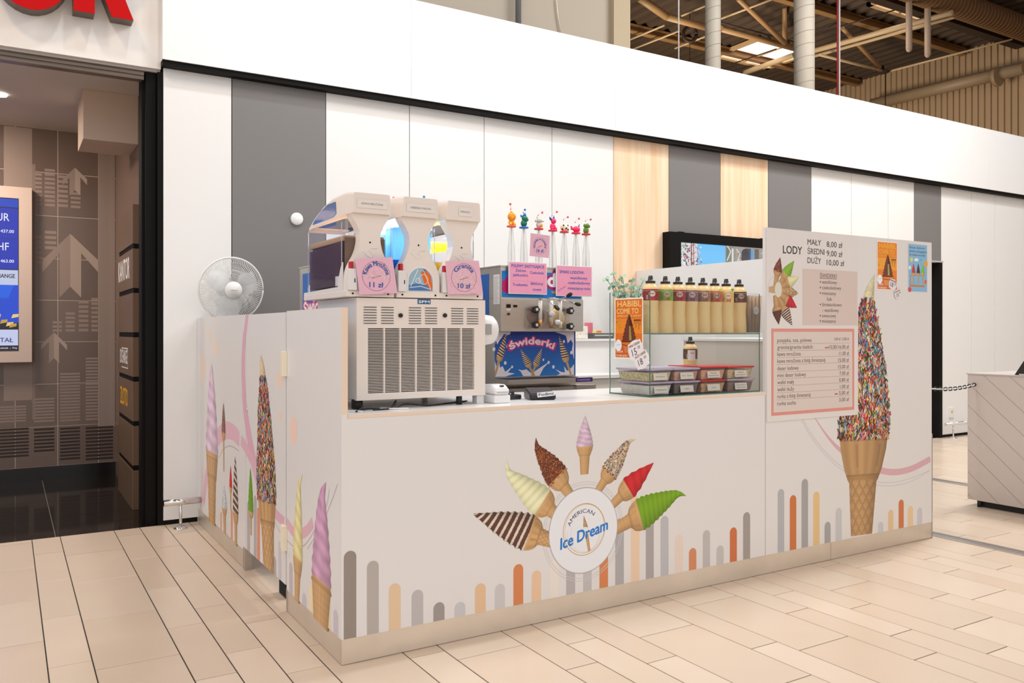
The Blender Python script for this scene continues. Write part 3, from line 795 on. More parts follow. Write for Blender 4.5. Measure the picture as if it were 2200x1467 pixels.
# ------------------------------------------------------------------ the kiosk
HS, HM, HP = 1.317, 1.755, 0.906
KX, MX = 3.65, 2.232
KI = thing('kiosk_counter', 'white ice cream kiosk counter printed with cones and rounded stripes', 'counter', (0, 0, 0))
TH = 0.024
fp = quick('front_panel', M_white, KI, (0.0, MX - .0015, 0.0, 0.018, .095, HP))
mp = quick('front_panel', M_white, KI, (MX + .0005, KX, 0.0, 0.018, .095, HM))
mp['label'] = 'tall front panel carrying the price board'
quick('edge_band', M_edge, KI, (0.0005, TH, -.0004, 0.02, HP + .017, HS + .0005))
quick('edge_band', M_edge, KI, (0.0, TH, 0.02, .700, HS, HS + .0008))
sp1 = quick('side_panel', M_white, KI, (0.0, TH, 0.0185, 0.700, .095, HS), (0.0, TH, .0003, .0185, HP, HS))
dr = quick('kiosk_door', M_white, KI, (0.0, TH, 0.716, 1.422, .112, HS - .004))
sp2 = quick('side_panel', M_white, KI, (0.0, TH, 1.428, 2.69, .095, HS - .002))
quick('end_strip', M_white, KI, (0.004, TH, 2.69, 2.714, .0, HS - .002))
quick('door_post', M_steel, KI, (-.004, .03, 1.424, 1.475, 0, .112)); quick('door_post', M_steel, KI, (-.001, .03, .690, .704, 0, .10))
quick('kick_plate', M_kick, KI, (.002, 2.738, .002, .016, 0.002, .095)); quick('kick_plate', M_kick, KI, (2.7405, KX, .002, .016, 0.002, .095))
quick('kick_plate', M_kick, KI, (.002, .016, .0175, .690, 0.002, .095)); quick('kick_plate', M_kick, KI, (.002, .016, 1.475, 2.69, 0.002, .095))
quick('side_panel', M_white, KI, (KX - .002, KX + .018, .0185, 2.713, .002, HM))
quick('end_trim', M_steel, KI, (KX, KX + .006, -.002, .018, .0, .62))
quick('joint_strip', mat('shadow_joint', (.35, .30, .28), .7), KI, (MX - .0022, MX + .0008, -.0002, .01, .095, HP))
M_hinge = mat('ivory_hinge', S(244, 234, 208), .4)
for z0 in (1.035, .27):
    hg = quick('hinge', M_hinge, dr, (-.014, 0.0, .716, .752, z0, z0 + .105), bev=.003)
    quick('hinge_leaf', M_hinge, hg, (-.022, 0.0, .690, .715, z0 - .004, z0 + .106), bev=.003)
bm = B(); lathe(bm, [(.010, 0), (.010, -.006), (.0001, -.007)], (0, 1.395, .83), 16, 'X'); obj('lock', bm, M_chrome, dr)
for b_ in ((.0245, .044, .03, .62, .70, .905), (2.15, 2.17, .03, .62, .10, .905), (1.1, 1.12, .03, .60, .1, .905)): quick('support_bracket', M_white, KI, b_)

# worktop
WT = B(); box(WT, TH + .001, MX - .0005, -.0006, .632, HP + .0003, .922)
WT = tag(obj('worktop', WT, mat('white_worktop', (.80, .79, .78), .28), None), 'white worktop of the kiosk carrying the slush machine and glass case', 'worktop')
quick('edge_band', M_edge, WT, (TH + .001, MX - .0005, -.0012, -.0005, HP + .001, .9195))
ZW = .9221

# --- print on the long front panel
F = Print((0, -.0001, 0), (1, 0, 0), (0, 0, 1), (0, -1, 0))
def qf(x, y): p = PY(x, y, 0); return (p[0], p[2])
STR = [(752, 1183, 27, 150, 133, 127), (801, 1204.4, 25.5, 183, 168, 165), (848, 1253, 25.5, 228, 190, 160), (896.7, 1266.8, 25, 190, 178, 180), (943, 1293.5, 24, 160, 146, 144), (988, 1293, 23.5, 202, 192, 198),
 (1032, 1253, 23, 230, 184, 150), (1074, 1254, 21.6, 206, 194, 198), (1113.5, 1211.7, 21, 216, 128, 80), (1152.3, 1225.4, 20.4, 234, 190, 160), (1190.5, 1204, 19, 236, 218, 212), (1226, 1150, 19, 184, 172, 176), (1262, 1150, 18, 194, 184, 188), (1297, 1170, 18.5, 216, 128, 80),
 (1331, 1113, 18.5, 176, 166, 170), (1364.7, 1065, 18, 236, 198, 172), (1396, 1100, 17, 172, 160, 163), (1427.7, 1108, 17, 190, 182, 188), (1458.7, 1148.5, 17, 232, 206, 196), (1488, 1177, 16, 214, 135, 95), (1517.7, 1138.6, 15.5, 192, 180, 180), (1547, 1171.5, 15.5, 198, 186, 186),
 (1575.5, 1132.8, 15, 208, 110, 66), (1604, 1100, 15, 165, 150, 146)]
STM = [(1632.8, 1110, 15, 228, 196, 172), (1651.4, 1071, 15, 158, 140, 134), (1677.8, 1050.4, 14, 172, 152, 146), (1703.7, 1063.5, 14, 194, 98, 48), (1729, 1028.6, 14, 158, 138, 130), (1754, 1056, 13.5, 216, 162, 108), (1778, 1120.8, 13, 158, 138, 130), (1802, 1090.8, 13, 190, 167, 160),
 (1892, 1120.8, 11.5, 192, 170, 162), (1913.7, 1094.6, 11, 216, 162, 116), (1936, 1073, 11, 196, 100, 55), (1956, 1087, 11, 220, 168, 124), (1976, 1090, 10.5, 192, 168, 162)]
for x, y, wd, r, g, b_ in STR:
    a, c = qf(x - wd / 2, y), qf(x + wd / 2, y)
    F.stripe((a[0] + c[0]) / 2, c[0] - a[0], .0955, qf(x, y)[1], OB((r, g, b_)), 1)
# logo and fan of cones
LC = qf(1254.5, 1139); LR = .182
for rr in (1.12, 1.18): F.ring((LC[0], LC[1] - .004), LR * rr, .0025, OB((205, 196, 202)), 2)
def fan(tip, foot, W, kind, cream, **k):
    A, T = Vector(qf(*foot)), Vector(qf(*tip))
    cone(F, A, T, W, kind, cream, l=4, **k)
CHOC, VAN, NUT, PNK, RED, GRN = OB((96, 52, 44)), OB((236, 226, 186)), OB((120, 60, 32)), OB((226, 190, 214)), OB((206, 26, 38)), OB((120, 160, 18))
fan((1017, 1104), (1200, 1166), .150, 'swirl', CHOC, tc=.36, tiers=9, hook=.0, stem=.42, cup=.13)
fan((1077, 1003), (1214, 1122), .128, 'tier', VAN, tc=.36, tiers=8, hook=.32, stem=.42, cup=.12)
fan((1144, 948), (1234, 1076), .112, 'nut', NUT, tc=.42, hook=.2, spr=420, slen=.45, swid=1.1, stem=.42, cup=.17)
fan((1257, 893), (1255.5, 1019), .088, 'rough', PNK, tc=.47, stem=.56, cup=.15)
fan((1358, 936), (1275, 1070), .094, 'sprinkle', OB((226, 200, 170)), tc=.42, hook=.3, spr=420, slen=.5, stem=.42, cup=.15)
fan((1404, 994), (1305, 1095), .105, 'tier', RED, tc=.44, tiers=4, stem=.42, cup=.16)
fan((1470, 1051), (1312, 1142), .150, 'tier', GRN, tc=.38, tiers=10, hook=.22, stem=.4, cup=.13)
F.disc(LC, LR + .003, LR + .005, OB((178, 168, 176)), 10, 64)
F.disc(LC, LR, LR + .001, OB((236, 228, 236)), 11, 64)
gold = OB((190, 140, 60)); L2 = (LC[0] + .002, LC[1] + .004)
F.ring(L2, .112, .0028, gold, 12); F.ring((L2[0] + .003, L2[1] + .003), .106, .0018, OB((205, 165, 95)), 12)
F.ring((L2[0] + .004, L2[1] - .02), .078, .0012, OB((205, 190, 170)), 12, a0=R(150), a1=R(380)); F.ring((L2[0], L2[1] - .012), .090, .0014, OB((210, 190, 160)), 12, a0=R(170), a1=R(350))
F.text('AMERICAN', L2[0] - .002, L2[1] - .006, .017, OB((48, 30, 90)), 14, width=.150, bend=.078, align='C', bold=.004, rot=R(15))
cone(F, (L2[0] + .026, L2[1] - .098), (L2[0] - .004, L2[1] + .062), .026, 'tier', OB((190, 150, 110)), l=12, tc=.56, tiers=3, stem=.6, n=30)
F.disc((L2[0] + .002, L2[1] - .008), .026, .018, OB((232, 226, 232)), 13)
i1, i2 = qf(1204, 1181), qf(1305, 1137); ir = math.atan2(i2[1] - i1[1], i2[0] - i1[0])
F.text('Ice Dream', i1[0], i1[1], .048, OB((28, 118, 200)), 15, width=math.hypot(i2[0] - i1[0], i2[1] - i1[1]), bold=.03, rot=ir, shear=.25)
F.build('front_print', fp)

# --- print on the tall menu panel
G = Print((0, -.0001, 0), (1, 0, 0), (0, 0, 1), (0, -1, 0))
def OM(c): return OB(c, WHM)
for x, y, wd, r, g, b_ in STM:
    a, c = qf(x - wd / 2, y), qf(x + wd / 2, y)
    if a[0] < MX + .001: continue
    G.stripe((a[0] + c[0]) / 2, c[0] - a[0], .0955, qf(x, y)[1], OM((r, g, b_)), 1)
pk = OM((206, 145, 143))
G.curve([qf(*p) for p in ((1748, 893), (1762, 915), (1780, 940), (1800, 962), (1830, 985), (1860, 1000), (1895, 1011), (1925, 1014), (1960, 1006), (1998.6, 986))], [.004, .008, .014, .022, .03, .034, .036, .036, .036, .036], pk, 1)
for dy in (0, 7): G.curve([qf(x, y + dy) for x, y in ((1722, 896), (1745, 935), (1775, 972), (1800, 996), (1840, 1020), (1880, 1034), (1920, 1036), (1960, 1026), (1998, 1010 - dy))], .0028, OM((190, 160, 158)), 1)
cut_u, cut_v = qf(1841.5, 700)[0], qf(1841.5, 889)[1]
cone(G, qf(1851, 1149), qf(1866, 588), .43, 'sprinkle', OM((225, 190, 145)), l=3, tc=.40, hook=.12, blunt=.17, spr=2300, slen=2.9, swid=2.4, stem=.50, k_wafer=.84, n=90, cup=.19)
G.build('menu_side_print', mp)

# --- the price board, a thin plate on the tall panel
b0, b1 = qf(1646, 600)[0], cut_u
BD = quick('price_board', mat('board_white', (.80, .775, .76), .4), KI, (b0, b1, -.0062, -.0008, qf(1841.5, 889)[1] - .004, HM - .0008))
P = Print((0, -.0063, 0), (1, 0, 0), (0, 0, 1), (0, -1, 0))
def qb(x, y): p = PY(x, y, -.0063); return (p[0], p[2])
def tpx(s, xl, yb, xr, h, col, bold=0.0, l=6, P_=None):
    P_ = P_ or P
    a, c, hh = qb(xl, yb), qb(xr, yb), qb(xl, yb - h)[1] - qb(xl, yb)[1]
    P_.text(s, a[0], a[1], hh, col, l, width=c[0] - a[0], bold=bold)
ink = mulc(OM((60, 40, 38)), .6); ink2 = mulc(OM((92, 60, 54)), .7)
tpx('LODY', 1682.2, 543.7, 1723, 16.8, ink, .012)
for s, x1_, y1_ in (('MAŁY', 1764, 525.5), ('ŚREDNI', 1771.4, 545), ('DUŻY', 1764, 565)): tpx(s, 1734.8, y1_, x1_, 12.4, ink, -.012)
for s, x1_, y1_ in (('8,00 zł', 1809.6, 530), ('9,00 zł', 1809.6, 549.8), ('10,00 zł', 1813.6, 569.4)): tpx(s, 1776, y1_, x1_, 12, ink, -.012)
a, c = qb(1724, 577), qb(1842, 585)
P.rect(a[0], c[0], qb(1724, 698.5)[1], a[1], OM((204, 165, 149)), 1)
tpx('ŚWIDERKI', 1761.4, 595.6, 1797.5, 8.6, ink2); P.rect(qb(1761, 0)[0], qb(1797.5, 0)[0], qb(1761, 598)[1], qb(1761, 597)[1], ink2, 5)
for s, xa, xb, yb, dot in (('waniliowy', 1766, 1798, 609, 1), ('czekoladowy', 1766, 1807, 621, 1), ('mieszany', 1766, 1796, 633, 1), ('lub', 1776.7, 1786.5, 645.7, 0), ('śmietankowo', 1766, 1808, 657.5, 1), ('- waniliowy', 1766.5, 1802, 669.7, 0), ('owocowy', 1766, 1796, 681.5, 1), ('mieszany', 1766, 1796, 693, 1)):
    tpx(s, xa, yb, xb, 7.6, ink2)
    if dot: P.disc(qb(1762.3, yb - 3.6), .0045, .0045, ink2, 5, 10)
sal = OM((210, 122, 106))
zt_, zb_ = qb(1657, 705.7)[1], qb(1657, 893.5)[1]; ul, ur = qb(1657, 800)[0], qb(1835.2, 800)[0]; bw = .0165
P.rect(ul, ur, zb_, zt_, sal, 1); P.rect(ul + bw, ur - bw, zb_ + bw, zt_ - bw, OM((208, 172, 156)), 2)
rows = [('posypka, sos, polewa', 1743.5, 735, '1,00 zł / 2,00 zł', 1792, 731), ('granita/granita kielich', 1745.7, 750, '10,00/16,00 zł', 1781, 749.2), ('kawa mrożona', 1720, 764.7, '11,00 zł', 1802.7, 763), ('kawa mrożona z bitą śmietaną', 1772.7, 779.6, '15,00 zł', 1800.8, 777.4),
 ('deser lodowy', 1715.7, 795.5, '15,00 zł', 1800.8, 791.7), ('mini deser lodowy', 1731.5, 810.3, '7,00 zł', 1803.5, 805.8), ('wafel mały', 1706, 825.5, '0,80 zł', 1802.7, 820), ('wafel duży', 1706, 840.5, '1,00 zł', 1804.5, 834.3), ('rurka z bitą śmietaną', 1741, 855.7, '5,00 zł', 1802.7, 848), ('rurka sucha', 1709.7, 871, '3,00 zł', 1802.7, 862.5)]
for i, (s, xr_, yb, pr_, xl_, yp) in enumerate(rows):
    tpx(s, 1670, yb, xr_, 8.6, ink2); tpx(pr_, xl_, yp, 1823.5, 6.2 if i == 0 else 8.0, ink2)
    if i < 9:
        yl = (yb + 3.6); P.rect(qb(1669, 0)[0], qb(1826, 0)[0], qb(1669, yl + .4)[1], qb(1669, yl - .4)[1], OM((168, 126, 112)), 4)
P.rect(qb(1772, 0)[0], qb(1780, 0)[0], qb(1775, 748)[1], qb(1775, 745.5)[1], OM((200, 60, 50)), 5); P.rect(qb(1793, 0)[0], qb(1800, 0)[0], qb(1795, 847.5)[1], qb(1795, 845)[1], OM((190, 60, 50)), 5)
# small fan of cones on the board
def fb2(tip, foot, W, kind, cream, **k): cone(P, qb(*foot), qb(*tip), W, kind, cream, wh=WHM, tc=.5, stem=.5, n=26, l=4, k_wafer=.9, **k)
fb2((1676, 553), (1665, 616), .062, 'nut', OM((120, 56, 40)), spr=60, slen=.4)
fb2((1706, 560), (1669, 622), .068, 'tier', OM((126, 150, 34)), tiers=6)
fb2((1717, 594), (1671, 621), .060, 'tier', OM((214, 186, 136)), tiers=6)
fb2((1715, 630), (1672, 624), .060, 'nut', OM((190, 150, 110)), spr=70, slen=.4)
fb2((1712, 661), (1670, 628), .066, 'rough', OM((190, 22, 30)))
fb2((1702, 699), (1669, 632), .072, 'swirl', OM((84, 40, 34)), tiers=8)
fb2((1673, 697), (1665, 634), .068, 'rough', OM((92, 40, 28)))
P.poly([qb(1652, 616), qb(1667, 613), qb(1667, 630), qb(1652, 628)], OM((186, 136, 92)), 8)
P.disc(qb(1672, 622), .026, .040, OM((205, 182, 160)), 9, 16)
P.ring(qb(1672, 622), .075, .002, OM((196, 170, 160)), 1, a0=R(95), a1=R(265))
P.build('price_print', BD)

# --- posters and tags
def oposter(parent, O_, U_, N_, wd, ht, z0, bright=1.0, ylw=(246, 160, 40)):
    """orange dessert poster: print with its own lettering, lower left corner at O_"""
    P = Print(O_, U_, (0, 0, 1), N_, .0003)
    wh = WHM if bright < 1 else (235, 230, 228)
    def c_(r, g, b_): return OB((r, g, b_), wh)
    P.rect(0, wd, 0, ht, c_(250, 240, 232), 0)
    m_ = wd * .03
    P.rect(m_, wd - m_, m_, ht - m_, c_(224, 112, 18), 1); P.rect(m_, wd - m_, ht * .42, ht * .66, c_(236, 136, 28), 2); P.rect(m_, wd - m_, m_, ht * .22, c_(206, 86, 12), 2)
    yl = c_(*ylw)
    P.text('HABIBI,', wd * .10, ht * .86, ht * .095, yl, 4, width=wd * .82, bold=.02); P.text('COME TO', wd * .08, ht * .745, ht * .085, yl, 4, width=wd * .76, bold=.02)
    P.text('AMERICAN ICE DREAM', wd * .08, ht * .69, ht * .033, yl, 4, width=wd * .84)
    W = wd * .52; cx_ = wd * .52
    for i in range(26):     # swirled dessert with green sauce
        t_ = i / 25; y_ = ht * (.27 + .45 * t_); hw = W / 2 * (1 - t_) ** .8 * (1 + .07 * math.sin(t_ * 44)) + .001
        c2 = mulc(c_(108, 38, 26), .8 + .5 * math.sin(t_ * 44) ** 2)
        P.poly([(cx_ - hw, y_), (cx_ + hw, y_ + ht * .006), (cx_ + hw * .95, y_ + ht * .024), (cx_ - hw * .95, y_ + ht * .02)], c2, 5)
        if .05 < t_ < .6: P.poly([(cx_ + hw * .0, y_), (cx_ + hw * .35, y_), (cx_ + hw * .35, y_ + ht * .02), (cx_ + hw * .02, y_ + ht * .02)], c_(150, 150, 60), 6)
        elif t_ >= .6: P.poly([(cx_ + hw * .1, y_), (cx_ + hw * .9, y_), (cx_ + hw * .9, y_ + ht * .02), (cx_ + hw * .1, y_ + ht * .02)], c_(60, 20, 16), 6)
    P.ring((cx_, ht * .275), W * .62, W * .05, c_(150, 60, 30), 4, ry=W * .16, a0=R(180), a1=R(360)); P.poly([(cx_ - W * .42, ht * .23), (cx_ + W * .42, ht * .23), (cx_ + W * .3, ht * .10), (cx_ - W * .3, ht * .10)], c_(212, 120, 70), 3)
    dk = c_(80, 26, 14); P.rect(wd * .68, wd * .93, ht * .625, ht * .645, dk, 4)
    for i, h_ in enumerate((.06, .12, .05, .15, .08)): P.rect(wd * (.70 + i * .048), wd * (.715 + i * .048), ht * (.63 - h_), ht * .63, dk, 4)
    for i in range(7): P.disc((wd * random.uniform(.08, .25), ht * random.uniform(.48, .64)), wd * .035, ht * .006, random.choice([c_(70, 80, 30), c_(160, 150, 50)]), 4, 10)
    P.disc((wd * .14, ht * .22), wd * .115, wd * .14, c_(238, 236, 240), 6, 24); P.text('Ice Dream', wd * .07, ht * .21, ht * .02, c_(50, 120, 190), 7, width=wd * .14, rot=R(12))
    P.text('DESER', wd * .06, ht * .10, ht * .035, c_(250, 225, 180), 7, width=wd * .25, bold=.01); P.text('DUBAJSKI', wd * .06, ht * .035, ht * .035, c_(250, 225, 180), 7, width=wd * .40, bold=.01)
    return P
def wavy(P, c, rw, rh, ang, c1, l):
    pts = []
    for i in range(48):
        t = 2 * PI * i / 48; k = 1 + .06 * math.cos(7 * t)
        x = rw * k * (abs(math.cos(t)) ** .6) * (1 if math.cos(t) > 0 else -1); y = rh * k * (abs(math.sin(t)) ** .6) * (1 if math.sin(t) > 0 else -1)
        pts.append((c[0] + x * math.cos(ang) - y * math.sin(ang), c[1] + x * math.sin(ang) + y * math.cos(ang)))
    P.poly(pts, c1, l)
a, c = qf(1883.6, 622.7), qf(1927.8, 520.7)
bm = B(); box(bm, a[0], c[0], -.0012, -.0004, a[1], c[1])
PO = tag(obj('poster', bm, mat('poster_paper', (.78, .74, .70), .5), None), 'small orange dessert poster at the top of the tall menu panel', 'poster')
oposter(None, (a[0], -.0013, a[1]), (1, 0, 0), (0, -1, 0), c[0] - a[0], c[1] - a[1], 0, .8, (240, 150, 30)).build('poster_print', PO)
a, c = qf(1950.7, 627), qf(1992, 526)
bm = B(); box(bm, a[0], c[0], -.0012, -.0004, a[1], c[1])
PB = tag(obj('poster', bm, MATS['poster_paper'], None), 'small blue poster of three cones in a stand, top right of the menu panel', 'poster')
wd, ht = c[0] - a[0], c[1] - a[1]
P = Print((a[0], -.0013, a[1]), (1, 0, 0), (0, 0, 1), (0, -1, 0), .0003)
P.rect(.004, wd - .004, .004, ht - .004, OM((128, 156, 176)), 1)
for i, s in enumerate(('Nasze ulubione', 'polewy zastygające', 'do lodów wróciły!')): P.text(s, wd * .06, ht * (.90 - i * .075), ht * .045, OM((50, 56, 70)), 4, width=wd * (.8, .9, .82)[i], bold=.005)
for cx_, cc in ((.27, (196, 40, 50)), (.52, (62, 36, 38)), (.76, (120, 170, 30))):
    cone(P, (wd * cx_, ht * .17), (wd * cx_, ht * .60), wd * .18, 'tier', OM(cc), l=4, tc=.5, tiers=5, stem=.3, n=24)
bw_ = OM((190, 110, 50)); P.rect(wd * .1, wd * .86, ht * .335, ht * .35, bw_, 3); P.rect(wd * .1, wd * .14, ht * .12, ht * .35, bw_, 3); P.rect(wd * .08, wd * .86, ht * .11, ht * .15, bw_, 3)
P.disc((wd * .17, ht * .67), wd * .07, wd * .07, OM((220, 180, 70)), 3, 16); P.disc((wd * .42, ht * .67), wd * .11, wd * .05, OM((225, 222, 225)), 3, 16); P.disc((wd * .08, ht * .50), wd * .06, wd * .06, OM((225, 222, 225)), 3, 16)
P.disc((wd * .92, ht * .60), wd * .1, wd * .11, OM((220, 140, 50)), 3, 16); P.disc((wd * .90, ht * .22), wd * .07, wd * .08, OM((205, 90, 60)), 3, 8); P.disc((wd * .08, ht * .05), wd * .09, wd * .08, OM((205, 60, 70)), 3, 12); P.disc((wd * .66, ht * .68), wd * .04, wd * .04, OM((70, 150, 170)), 3, 8)
P.build('poster_print', PB)
def price_tag(cx_, cz, Yp, rw, rh, ang, lines, label, wh, N=(0, -1, 0), U=(1, 0, 0), O=None):
    """cloud-edged paper tag"""
    O = O or (cx_, Yp, cz)
    bm = B(); pts = []
    for i in range(44):
        t = 2 * PI * i / 44; k = 1 + .055 * math.cos(8 * t); ct, st = math.cos(t), math.sin(t)
        x = rw * k * abs(ct) ** .55 * (1 if ct > 0 else -1); y = rh * k * abs(st) ** .55 * (1 if st > 0 else -1)
        pts.append((x * math.cos(ang) - y * math.sin(ang), x * math.sin(ang) + y * math.cos(ang)))
    Uv, Nv, Ov = Vector(U), Vector(N), Vector(O)
    A_ = [bm.verts.new(Ov + Uv * p[0] + Vector((0, 0, p[1]))) for p in pts]; B_ = [bm.verts.new(Ov + Uv * p[0] + Vector((0, 0, p[1])) + Nv * .0008) for p in pts]
    bm.faces.new(A_); bm.faces.new(B_[::-1])
    for i in range(44): bm.faces.new((A_[i], A_[(i + 1) % 44], B_[(i + 1) % 44], B_[i]))
    o = tag(obj('price_tag', bm, mat('tag_paper', (.84, .80, .82), .5), None), label, 'tag', 'handwritten price tags')
    P = Print(Ov + Nv * .0009, U, (0, 0, 1), N, .0003)
    for s, du, dv, h_, w_, c_, bo in lines:
        P.text(s, du * math.cos(ang) - dv * math.sin(ang), du * math.sin(ang) + dv * math.cos(ang), h_, c_, 2, width=w_, bold=bo, rot=ang, align='C')
    P.build('tag_writing', o)
br = S(110, 40, 40); gy = S(60, 50, 52)
cA = qf(1917, 611); price_tag(cA[0], cA[1], -.0024, .034, .030, R(-16), [('KUBEK DESER', 0, .016, .008, .056, br, .02), ('18', -.008, -.016, .026, .026, gy, 0), ('00', .020, .0, .011, .012, gy, 0)], 'upper white price tag below the small orange poster', WHM)
cB = qf(1928, 631); price_tag(cB[0], cB[1], -.0034, .032, .026, R(20), [('MINI DESER', 0, .012, .007, .046, br, .02), ('15', -.006, -.016, .022, .022, gy, 0), ('00', .018, -.004, .010, .011, gy, 0)], 'lower white price tag hanging below the first on the menu panel', WHM)

# --- prints on the left flank (fixed panel near the corner, door, rear panel)
def ql(x, y): p = PX(x, y, 0); return (-p[1], p[2])
def OL(c): return OB(c, WHL)
def Lp(): return Print((-.0001, 0, 0), (0, -1, 0), (0, 0, 1), (-1, 0, 0))
LA, LB, LD = Lp(), Lp(), Lp()      # near panel, rear panel, door
def lcone(P, foot, tip, xl, xr, yb, kind, cream, **k):
    W = abs(ql(xr, yb)[0] - ql(xl, yb)[0]); A_, T_ = ql(*foot), ql(*tip); vb = ql((xl + xr) / 2, yb)[1]
    tc = (vb - A_[1]) / (T_[1] - A_[1])
    k.setdefault('fat', .78); cone(P, A_, T_, W, kind, cream, wh=WHL, tc=tc, **k)
def lstripe(P, x, wd, y, col):
    a, c = ql(x - wd / 2, y), ql(x + wd / 2, y); P.stripe((a[0] + c[0]) / 2, c[0] - a[0], .0955 if P is not LD else .1125, a[1], OL(col), 1)
# near panel
lcone(LA, (638, 1293), (643, 1014), 628.8, 648.5, 1200, 'tier', OL((205, 190, 140)), tiers=6, hook=.35, stem=.55, cup=.12, l=4)
lcone(LA, (689, 1342), (692, 1032), 666.4, 706, 1245, 'rough', OL((188, 140, 172)), hook=.2, stem=.9, cup=.04, l=4, taper=1.0)
for x, wd, y, c_ in ((625, 7, 1205, (172, 160, 166)), (654, 9, 1270, (178, 168, 176)), (668, 8, 1251, (232, 190, 160)), (704, 11, 1282, (232, 186, 156)), (721.5, 10, 1306, (178, 166, 176))): lstripe(LA, x, wd, y, c_)
LA.curve([ql(*p) for p in ((616, 1122), (630, 1142), (645, 1147), (660, 1139), (672, 1122))], .045, OL((196, 152, 166)), 1)
LA.curve([ql(*p) for p in ((616, 1160), (635, 1176), (655, 1170), (675, 1140), (700, 1090), (708, 1050))], .004, OL((160, 140, 156)), 1); LA.curve([ql(*p) for p in ((660, 1180), (690, 1130), (715, 1070), (725, 1040))], .004, OL((160, 140, 156)), 1)
LA.disc(ql(630.5, 925), .050, .062, OL((214, 180, 168)), 1)
LA.build('side_print', sp1)
# door
lcone(LD, (578, 1245), (563.5, 762), 554.5, 594, 1062, 'sprinkle', OL((214, 184, 148)), spr=1700, slen=2.4, swid=2.2, blunt=.09, stem=.62, cup=.14, l=4, n=80, hook=-.08, clip=lambda p, g=False: ((max(min(p[0], -.718), -1.42), max(p[1], .1125)) if g else (-1.42 < p[0] < -.718 and p[1] > .1125)))
for x, wd, y, c_ in ((534, 6, 1075, (160, 150, 156)), (548.5, 6, 1062, (160, 150, 156)), (555.5, 6, 1088, (196, 124, 96)), (562, 4, 1094, (205, 195, 200)), (590, 6.5, 1192, (160, 148, 154)), (601, 6, 1160, (182, 172, 180))): lstripe(LD, x, wd, y, c_)
lcone(LD, (539.5, 1150), (538.3, 1005), 533.6, 544, 1098, 'tier', OL((96, 140, 20)), tiers=7, stem=.3, cup=.10, l=5)
a, b_ = ql(531.0, 676.5), ql(526.3, 719)
LD.poly([(a[0] - .029, a[1]), (a[0] + .029, a[1]), (b_[0] + .027, b_[1] - .006), (b_[0] - .035, b_[1] - .006)], OL((196, 150, 168)), 1)
LD.curve([ql(*p) for p in ((525.5, 716), (522.5, 780), (525, 860), (534, 930), (545, 990), (560, 1050), (590, 1100), (611, 1122))], [.06, .07, .08, .09, .10, .07, .05, .045], OL((196, 150, 168)), 1)
LD.curve([ql(*p) for p in ((518, 945), (530, 965), (545, 998), (553, 1028))], .06, OL((198, 156, 172)), 1)
LD.curve([ql(*p) for p in ((590, 1120), (600, 1140), (611, 1155))], .004, OL((160, 140, 156)), 1)
for cx_, cy_, rx, ry in ((601, 817, 5.5, 18), (602.5, 895, 3.5, 11)):
    a = ql(cx_, cy_); LD.disc(a, abs(ql(cx_ + rx, cy_)[0] - a[0]), abs(ql(cx_, cy_ + ry)[1] - a[1]), OL((216, 182, 168)), 1)
LD.build('door_print', dr)
# rear panel
lcone(LB, (455.5, 1125), (454.4, 781), 444.6, 470, 973.5, 'rough', OL((206, 176, 200)), stem=.62, cup=.16, l=4)
lcone(LB, (481, 1013), (480.3, 866), 477, 485, 929, 'nut', OL((130, 96, 84)), spr=60, slen=.8, stem=.3, l=5)
lcone(LB, (483, 1147), (481.5, 1042), 476.5, 487, 1092, 'rough', OL((188, 188, 198)), stem=.5, l=4)
lcone(LB, (496, 1096), (495.7, 1000), 493, 498.6, 1046.5, 'tier', OL((190, 34, 44)), tiers=4, stem=.4, l=5)
lcone(LB, (507, 1172), (505.4, 980), 501, 512.5, 1102, 'swirl', OL((90, 60, 52)), tiers=8, stem=.45, l=6)
for x, wd, y, c_ in ((433.5, 3, 1000, (205, 180, 180)), (475, 3.5, 1098, (200, 150, 128)), (489.5, 4, 1118, (190, 186, 196)), (498, 4, 1093, (198, 130, 104)), (524.5, 5, 1112, (214, 196, 190))): 
    if x < 516: lstripe(LB, x, wd, y, c_)
LB.curve([ql(*p) for p in ((437, 1080), (443, 1030), (455, 975), (468, 940), (484, 925), (500, 928), (514, 944))], [.08, .09, .10, .10, .10, .09, .08], OL((200, 158, 174)), 1)
LB.curve([ql(*p) for p in ((470, 985), (480, 965), (495, 958), (513, 968))], .005, OL((165, 145, 155)), 1)
for cx_, cy_, rx, ry in ((435.5, 790, 6, 32), (463.5, 746, 5, 18), (448, 718, 3.2, 12)):
    a = ql(cx_, cy_); LB.disc(a, abs(ql(cx_ + rx, cy_)[0] - a[0]), abs(ql(cx_, cy_ + ry)[1] - a[1]), OL((216, 188, 176)), 1)
LB.build('rear_print', sp2)
# broom standing inside, by the door
t = thing('broom', 'broom with black bristles and an orange stick behind the kiosk door', 'broom', (.10, 1.0, 0))
bm = B(); box(bm, .045, .10, .86, .985, .0, .062, bev=.006); obj('bristles', bm, mat('black_bristle', (.01, .01, .01), .9, bump=.6, scale=90), t)
quick('broom_head', mat('orange_plastic', S(240, 110, 50), .5), t, (.05, .095, .865, .98, .062, .100), bev=.004)
bm = B(); cyl(bm, (.075, .93, .10), (.06, .82, .88), .011, n=10); obj('stick', bm, MATS['orange_plastic'], t)
